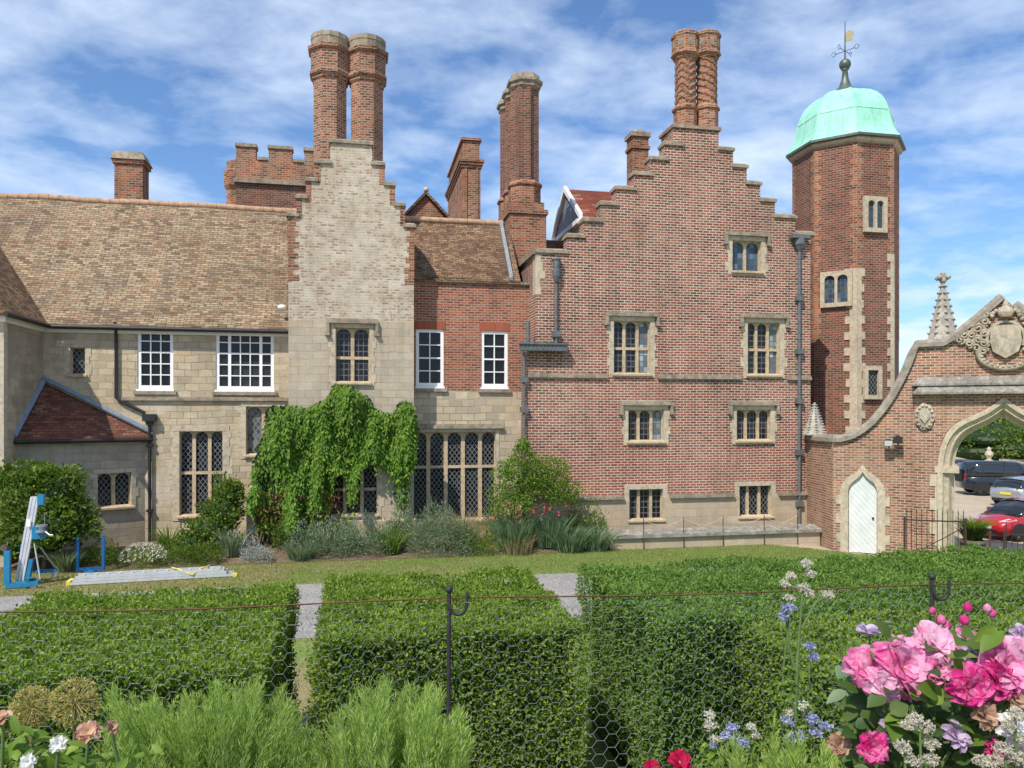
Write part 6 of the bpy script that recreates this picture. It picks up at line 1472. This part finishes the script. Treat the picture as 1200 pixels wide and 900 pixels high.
# allium seed heads
for i, (px, py, r_, lab) in enumerate(((38, 828, .043, 'dry golden allium seed head, the left one of the pair'), (88, 822, .050, 'dry golden allium seed head, the right one of the pair'))):
    t_ = 1.65; c = W(px, py, t_); o = thing('allium', lab, 'flower', (c.x, c.y, 2.7), group='allium seed heads')
    u = rand_unit(420); D = u; S_ = rand_unit(420); b = MB()
    for k in range(150): q = Vector(u[k]); b.tube([c+q*.006, c+q*r_*.95], .0006, 3, cap=False)
    b.build('rays', 'allium', o); P = np.array(c)+u*r_*RNG.uniform(.85, 1.0, (420, 1)); PP = np.repeat(P, 5, 0); V, Fc = leafset(PP, np.repeat(u, 5, 0)*.5+rand_unit(len(PP)), rand_unit(len(PP)), .0055, .0022); mesh_obj('florets', V, Fc, 'allium', o, uv=False)
    b = MB(); stalk(b, px, py, px-6+i*4, 1010, t_, t_-.05, .004, .0045); b.build('stem', 'stem_brown', o)
# roses
def petal(b, c, ax_, side, r, w, tilt, rs, m=0, curl=.3):
    """a cupped petal: c centre, ax_ bloom axis, side direction outward"""
    tn = ax_.cross(side).normalized(); vs = []; nu, nv = 8, 7; ph = rs.uniform(0, 6)
    for j in range(nv+1):
        v_ = j/nv; a = tilt*(.35+.65*v_)+curl*v_*v_; rad = r*v_
        out_ = math.sin(a)*rad; up_ = math.cos(a)*rad; ww = w*math.sin(math.pi*(.12+.70*v_))*(1-.25*v_**4)
        for i in range(nu+1):
            u_ = (i/nu-.5)*2; wav = (.06*r*math.sin(u_*3.2+ph)+.022*r*math.sin(u_*8+ph*2))*v_*v_; notch_ = -.13*r*math.exp(-u_*u_*8)*v_**4
            cup = .28*r*u_*u_*v_*math.cos(a*.6)
            vs.append(c+side*(out_+notch_*math.sin(a))+ax_*(up_+cup+wav+notch_*math.cos(a))+tn*(ww*u_))
    b.add(vs, [(j*(nu+1)+i, j*(nu+1)+i+1, (j+1)*(nu+1)+i+1, (j+1)*(nu+1)+i) for j in range(nv) for i in range(nu)], m, True)
def bloom(o, px, py, t_, rad, mat, face=(0, -1, .5), seed=0, label=None, layers=((9, 1.35, 1.0), (9, 1.05, .9), (8, .75, .75), (6, .4, .55)), stamens=True, stemto=None):
    rs = random.Random(seed); rad *= .9; c = W(px, py, t_); ax_ = Vector(face).normalized(); e = Vector((1, 0, 0)) if abs(ax_.x) < .8 else Vector((0, 0, 1)); e1 = ax_.cross(e).normalized(); e2 = ax_.cross(e1)
    b = MB()
    for li, (n, tilt, rr) in enumerate(layers):
        for k in range(n):
            q = 2*math.pi*(k+.5*(li % 2))/n+rs.uniform(-.25, .25); s_ = e1*math.cos(q)+e2*math.sin(q)
            petal(b, c-ax_*rad*.25+ax_*rad*.04*li, ax_, s_, rad*rr*rs.uniform(.85, 1.1), rad*.42*rs.uniform(.8, 1.15)*(.65+.35*rr), tilt+rs.uniform(-.15, .15), rs)
    m_ = b.build('bloom', mat, o)
    if label: m_['label'] = label
    if stamens:
        b = MB()
        for k in range(26): q, r_ = rs.uniform(0, 6.28), rad*.17*math.sqrt(rs.random()); p = c+e1*r_*math.cos(q)+e2*r_*math.sin(q)-ax_*rad*.02; b.blob(p, rad*.035, nu=5, nv=3)
        b.build('stamens', 'gold_pollen', m_)
    b = MB(); base = stemto or (c+Vector((rs.uniform(-.05, .05), .02, -.35))); b.tube([c-ax_*rad*.22, (c+base)/2+Vector((0, .02, .05)), base], [.003, .0035, .004], 6); b.blob(c-ax_*rad*.2, rad*.16, nu=8, nv=6); b.build('stem', 'stem_green', o)
    return m_
simple('gold_pollen', (.75, .45, .06), .7)
def bud(o, px, py, t_, r, mat):
    c = W(px, py, t_); b = MB(); b.lathe((c.x, c.y), [(r*.3, c.z-r), (r*.85, c.z-r*.4), (r*.95, c.z+.1*r), (r*.6, c.z+.8*r), (r*.1, c.z+1.15*r)], 9, smooth=True); bb = b.build('bud', mat, o)
    b = MB(); b.lathe((c.x, c.y), [(r*.25, c.z-r*1.5), (r*.6, c.z-r*1.2), (r*.5, c.z-r*.8)], 8, smooth=True)
    for k in range(5): q = k*1.256; b.add([(c.x+r*.5*math.cos(q-.4), c.y+r*.5*math.sin(q-.4), c.z-r), (c.x+r*.5*math.cos(q+.4), c.y+r*.5*math.sin(q+.4), c.z-r), (c.x+r*1.1*math.cos(q), c.y+r*1.1*math.sin(q), c.z+r*.5)], [(0, 1, 2)])
    b.tube([(c.x, c.y, c.z-r*1.3), (c.x+.01, c.y+.01, c.z-.2)], .0018, 5); b.build('sepals', 'stem_green', bb)
def big_leaves(o, pts, L, Wd, mat, name='leaves', seed=0):
    """oval leaves built from a 2 x 5 grid with a folded midrib"""
    rs = random.Random(seed); V = []; Fs = []
    for p in pts:
        d = Vector((rs.uniform(-1, 1), rs.uniform(-.8, .3), rs.uniform(-.5, .5))).normalized(); nrm = Vector((rs.uniform(-.5, .5), -rs.uniform(.2, .9), rs.uniform(.4, 1))); s_ = d.cross(nrm).normalized(); u = s_.cross(d); l = L*rs.uniform(.6, 1.15); w = Wd*rs.uniform(.7, 1.1); k0 = len(V)
        for j in range(7):
            f_ = j/6; wd = w*math.sin(math.pi*f_**.8)*.5+.0003; c = p+d*l*f_-u*l*.18*f_*f_
            V += [c-s_*wd+u*wd*.35, c, c+s_*wd+u*wd*.35]
        for j in range(6):
            for i in range(2): Fs.append([k0+j*3+i, k0+j*3+i+1, k0+(j+1)*3+i+1, k0+(j+1)*3+i])
    return mesh_obj(name, np.array([tuple(v) for v in V]), Fs, mat, o, sm=[True]*len(Fs), uv=False)
c0 = W(1110, 1000, 1.5)
ROSE = thing('rose_bush', 'rose bush with large striped pink blooms at the lower right', 'rose bush', (c0.x, c0.y, 2.7))
for i, (px, py, t_, r_, m_, fc, lb) in enumerate([
    (1022, 782, 1.52, .058, 'petal_pink', (-.5, -.7, .5), 'striped pink bloom furthest left'), (1060, 781, 1.45, .066, 'petal_pink', (.0, -1, .35), 'large striped pink bloom facing the viewer with yellow centre'),
    (1036, 803, 1.44, .042, 'petal_pale', (-.1, -.8, .3), None), (1097, 752, 1.55, .052, 'petal_pale', (-.2, -.7, .7), None), (1098, 785, 1.52, .04, 'petal_pink', (.3, -.8, .3), None),
    (1132, 748, 1.6, .035, 'petal_pale', (.3, -.6, .7), None), (1143, 768, 1.48, .034, 'petal_mauve', (0, -.9, .5), 'pale mauve bloom in the middle of the bush'),
    (1140, 806, 1.38, .049, 'petal_deep', (-.1, -1, .1), 'deep magenta pink bloom'), (1171, 797, 1.40, .045, 'petal_deep', (.2, -1, .2), None), (1180, 782, 1.42, .062, 'petal_pink', (.1, -1, .4), 'striped pink bloom at the right edge'), (1198, 768, 1.5, .055, 'petal_pale', (0, -.8, .7), None),
    (1022, 876, 1.36, .036, 'petal_deep', (-.3, -.9, .3), 'magenta bloom low at the bottom edge'), (1046, 856, 1.42, .036, 'petal_mauve', (.1, -.9, .4), None), (1120, 862, 1.4, .032, 'petal_mauve', (.1, -.8, .5), None), (1190, 858, 1.36, .04, 'petal_white', (.1, -.8, .5), None), (1197, 746, 1.55, .03, 'petal_mauve', (0, -.9, .4), None),
    (1155, 838, 1.38, .034, 'petal_dry', (0, -.8, .5), 'withered brown bloom'), (1044, 816, 1.48, .034, 'petal_dry', (0, -.6, -.6), None), (985, 872, 1.45, .03, 'petal_dry', (-.2, -.8, .4), None), (1165, 880, 1.38, .03, 'petal_deep', (.1, -.9, .3), None), (1190, 820, 1.4, .028, 'petal_dry', (0, -.8, .5), None)]):
    if m_ == 'petal_dry': ly = ((8, 1.2, .9), (7, .8, .8), (6, .4, .6))
    elif r_ < .04: ly = ((8, 1.1, 1.0), (7, .7, .8), (5, .35, .6))
    else: ly = ((9, 1.4, 1.0), (9, 1.1, .9), (8, .8, .75), (6, .5, .5))
    bloom(ROSE, px, py, t_, r_, m_, fc, 20+i, lb, ly, stamens=(m_ in ('petal_pink', 'petal_mauve')), stemto=c0+Vector((random.uniform(-.12, .12), random.uniform(-.02, .1), random.uniform(-.05, .1))))
for px, py, r_ in ((1134, 712, .010), (1093, 716, .008), (1103, 727, .011), (1109, 733, .010), (1130, 727, .011), (1157, 713, .009), (1163, 719, .009), (1173, 852, .010)): bud(ROSE, px, py, 1.6, r_, 'petal_deep' if py != 713 else 'petal_pink')
rs = random.Random(8); pts = [W(rs.uniform(1000, 1215), rs.uniform(735, 905) if rs.random() < .2 else rs.uniform(805, 910), rs.uniform(1.40, 1.75)) for k in range(420)]
big_leaves(ROSE, [p for p in pts], .052, .03, 'leaf_rose', seed=4)
big_leaves(ROSE, [W(px, py, 1.42) for px, py in ((1113, 790), (1118, 765), (1122, 745), (1140, 742), (1168, 735), (1098, 812), (1048, 842), (1050, 846), (1068, 838), (1095, 846), (1108, 842), (1130, 868), (1175, 740), (1110, 770), (1085, 815), (1090, 825), (1020, 868))], .06, .036, 'leaf_light', 'young_leaves', seed=9)
# clusters of tiny florets
def umbel(o, px, py, t_, r, mat, n=60, fs=.007, flat=.6, name='florets'):
    c = np.array(W(px, py, t_)); u = rand_unit(n); P = c+u*np.array([r, r, r*flat])*RNG.uniform(.5, 1, (n, 1)); PP = np.repeat(P, 5, 0)+RNG.normal(0, fs*.2, (n*5, 3))
    V, Fc = leafset(PP, rand_unit(n*5)+np.array([0, -.3, .3]), rand_unit(n*5), fs, fs*.6); mesh_obj(name, V, Fc, mat, o, uv=False)
c1_ = W(935, 1000, 2.0)
o = thing('jacobs_ladder', 'tall thin stalked plant with pale blue flowers and cream seed tufts', 'plant', (c1_.x, c1_.y, 2.7))
b = MB()
stalk(b, 928, 1000, 934, 780, 2.0, 2.0, .0055, .0045); stalk(b, 934, 780, 940, 700, 2.0, 2.0, .0045, .003); stalk(b, 933, 790, 921, 715, 2.0, 2.0, .0035, .0022, -.01); stalk(b, 940, 735, 960, 700, 2.0, 2.0, .003, .002); stalk(b, 926, 860, 925, 720, 2.02, 2.0, .003, .002, -.02); stalk(b, 945, 850, 950, 760, 2.0, 2.0, .003, .0018); stalk(b, 940, 700, 945, 668, 2.0, 2.0, .003, .0015); stalk(b, 938, 705, 925, 683, 2, 2, .002, .0012); stalk(b, 950, 712, 969, 697, 2, 2, .002, .0012)
b.build('stem', 'stem_green', o)
for px, py, r_ in ((945, 660, .016), (949, 672, .014), (927, 675, .013), (920, 684, .013), (941, 688, .018), (948, 695, .013), (970, 697, .017), (925, 700, .012), (938, 825, .022), (925, 835, .015)): umbel(o, px, py, 2.0, r_, 'flower_cream', 55, .006)
for px, py, r_ in ((923, 713, .018), (918, 723, .012), (948, 757, .014), (953, 770, .01), (922, 845, .02), (950, 842, .02), (934, 862, .024), (955, 858, .016), (968, 852, .012), (925, 865, .016)): umbel(o, px, py, 1.99, r_, 'flower_blue', 26, .009)
big_leaves(o, [W(rs.uniform(905, 945), rs.uniform(780, 860), 2.0) for k in range(60)], .03, .009, 'leaf_light', seed=3)
c2_ = W(855, 1000, 2.0); o = thing('jacobs_ladder', 'short pale blue flowering stalks left of the tall thin stalked plant', 'plant', (c2_.x, c2_.y, 2.7)); b = MB()
for px, py in ((833, 845), (858, 858), (880, 855), (843, 868)): stalk(b, px+3, 1000, px, py, 2.0, 2.0, .003, .002)
b.build('stem', 'stem_green', o)
for px, py, r_, m_ in ((833, 838, .018, 'flower_cream'), (832, 850, .022, 'flower_cream'), (838, 866, .018, 'flower_cream'), (858, 853, .02, 'flower_blue'), (862, 868, .026, 'flower_blue'), (850, 862, .02, 'flower_blue'), (873, 870, .02, 'flower_blue'), (880, 852, .016, 'flower_cream'), (885, 862, .016, 'flower_cream'), (836, 872, .012, 'flower_blue')): umbel(o, px, py, 2.0, r_*.75, m_, 36, .0075)
big_leaves(o, [W(rs.uniform(820, 900), rs.uniform(865, 915), 2.0) for k in range(90)], .03, .009, 'leaf_light', seed=5)
o = thing('valerian', 'cream flower umbels among the lower rose blooms', 'plant', (*W(1120, 1000, 1.35).xy, 2.7)); b = MB()
for px, py in ((1078, 850), (1060, 875), (1088, 888), (1178, 885), (1190, 840), (1150, 895)): stalk(b, px+4, 1000, px, py, 1.33, 1.33, .004, .002)
b.build('stem', 'stem_green', o)
for px, py, r_ in ((1072, 842, .016), (1085, 852, .018), (1062, 850, .013), (1058, 876, .018), (1070, 890, .018), (1092, 872, .016), (1092, 890, .016), (1175, 878, .02), (1165, 892, .018), (1190, 888, .018), (1192, 838, .018), (1182, 850, .014), (1150, 892, .016), (1196, 866, .014)): umbel(o, px, py, 1.33, r_*.85, 'flower_cream', 70, .0045, .7)
o = thing('poppy', 'single pale mauve poppy and green seed pod on thin stalks', 'flower', (*W(1020, 1000, 1.75).xy, 2.7)); c = W(1013, 737, 1.75)
b = MB(); rq = random.Random(4)
for k in range(6): q = k*1.047; petal(b, c+Vector((0, 0, -.012)), Vector((.5, -.3, .8)).normalized(), Vector((math.cos(q), math.sin(q), .0)), .03, .018, .9, rq)
b.build('bloom', 'petal_mauve', o); b = MB(); stalk(b, 1020, 1000, 1019, 742, 1.72, 1.75, .003, .002); stalk(b, 1036, 1000, 1041, 740, 1.72, 1.75, .003, .002); b.build('stem', 'stem_green', o)
c = W(1041, 734, 1.75); b = MB(); b.lathe((c.x, c.y), [(.002, c.z-.011), (.009, c.z-.004), (.009, c.z+.004), (.004, c.z+.007), (.010, c.z+.010), (.008, c.z+.012)], 10, smooth=True); b.build('seed_pod', 'leaf_poppy', o)
big_leaves(o, [W(rs.uniform(990, 1030), rs.uniform(780, 875), 1.7) for k in range(46)], .05, .036, 'leaf_poppy', seed=6)
o = thing('crimson_rose', 'two small crimson blooms at the bottom edge between the feathery plants', 'rose', (*W(790, 1000, 1.9).xy, 2.7))
bloom(o, 797, 893, 1.9, .036, 'petal_crimson', (.1, -.7, .7), 61, None, ((8, 1.1, 1.0), (7, .7, .8)), True); bloom(o, 764, 901, 1.9, .028, 'petal_crimson', (-.1, -.7, .7), 62, None, ((8, 1.1, 1.0), (7, .7, .8)), False)
big_leaves(o, [W(rs.uniform(750, 830), rs.uniform(900, 930), 1.9) for k in range(20)], .04, .02, 'leaf_rose', seed=7)
o = thing('faded_rose', 'peach and white roses fading at the lower left corner', 'rose', (*W(60, 1000, 1.5).xy, 2.7))
bloom(o, 104, 857, 1.5, .029, 'petal_peach', (.1, -.7, .8), 71, 'faded peach bloom', ((8, 1.3, 1.0), (7, .8, .8))); bloom(o, 68, 872, 1.45, .019, 'petal_white', (0, -.9, .4), 72, 'small white bloom', ((7, 1.0, 1.0), (6, .6, .8)), False); bloom(o, 33, 893, 1.42, .019, 'petal_white', (0, -.9, .5), 73, 'white bloom at the corner', ((7, 1.0, 1.0), (6, .6, .8)), False)
bloom(o, 3, 842, 1.45, .022, 'petal_peach', (-.2, -.4, .8), 74, None, ((7, .9, 1.0), (6, .5, .8)), False); bloom(o, 131, 853, 1.5, .018, 'petal_dry', (.6, -.5, .6), 75, None, ((7, .8, 1.0), (5, .4, .8)), False)
big_leaves(o, [W(rs.uniform(-10, 180), rs.uniform(860, 920), rs.uniform(1.5, 1.6)) for k in range(90)], .05, .018, 'leaf_light', seed=11)
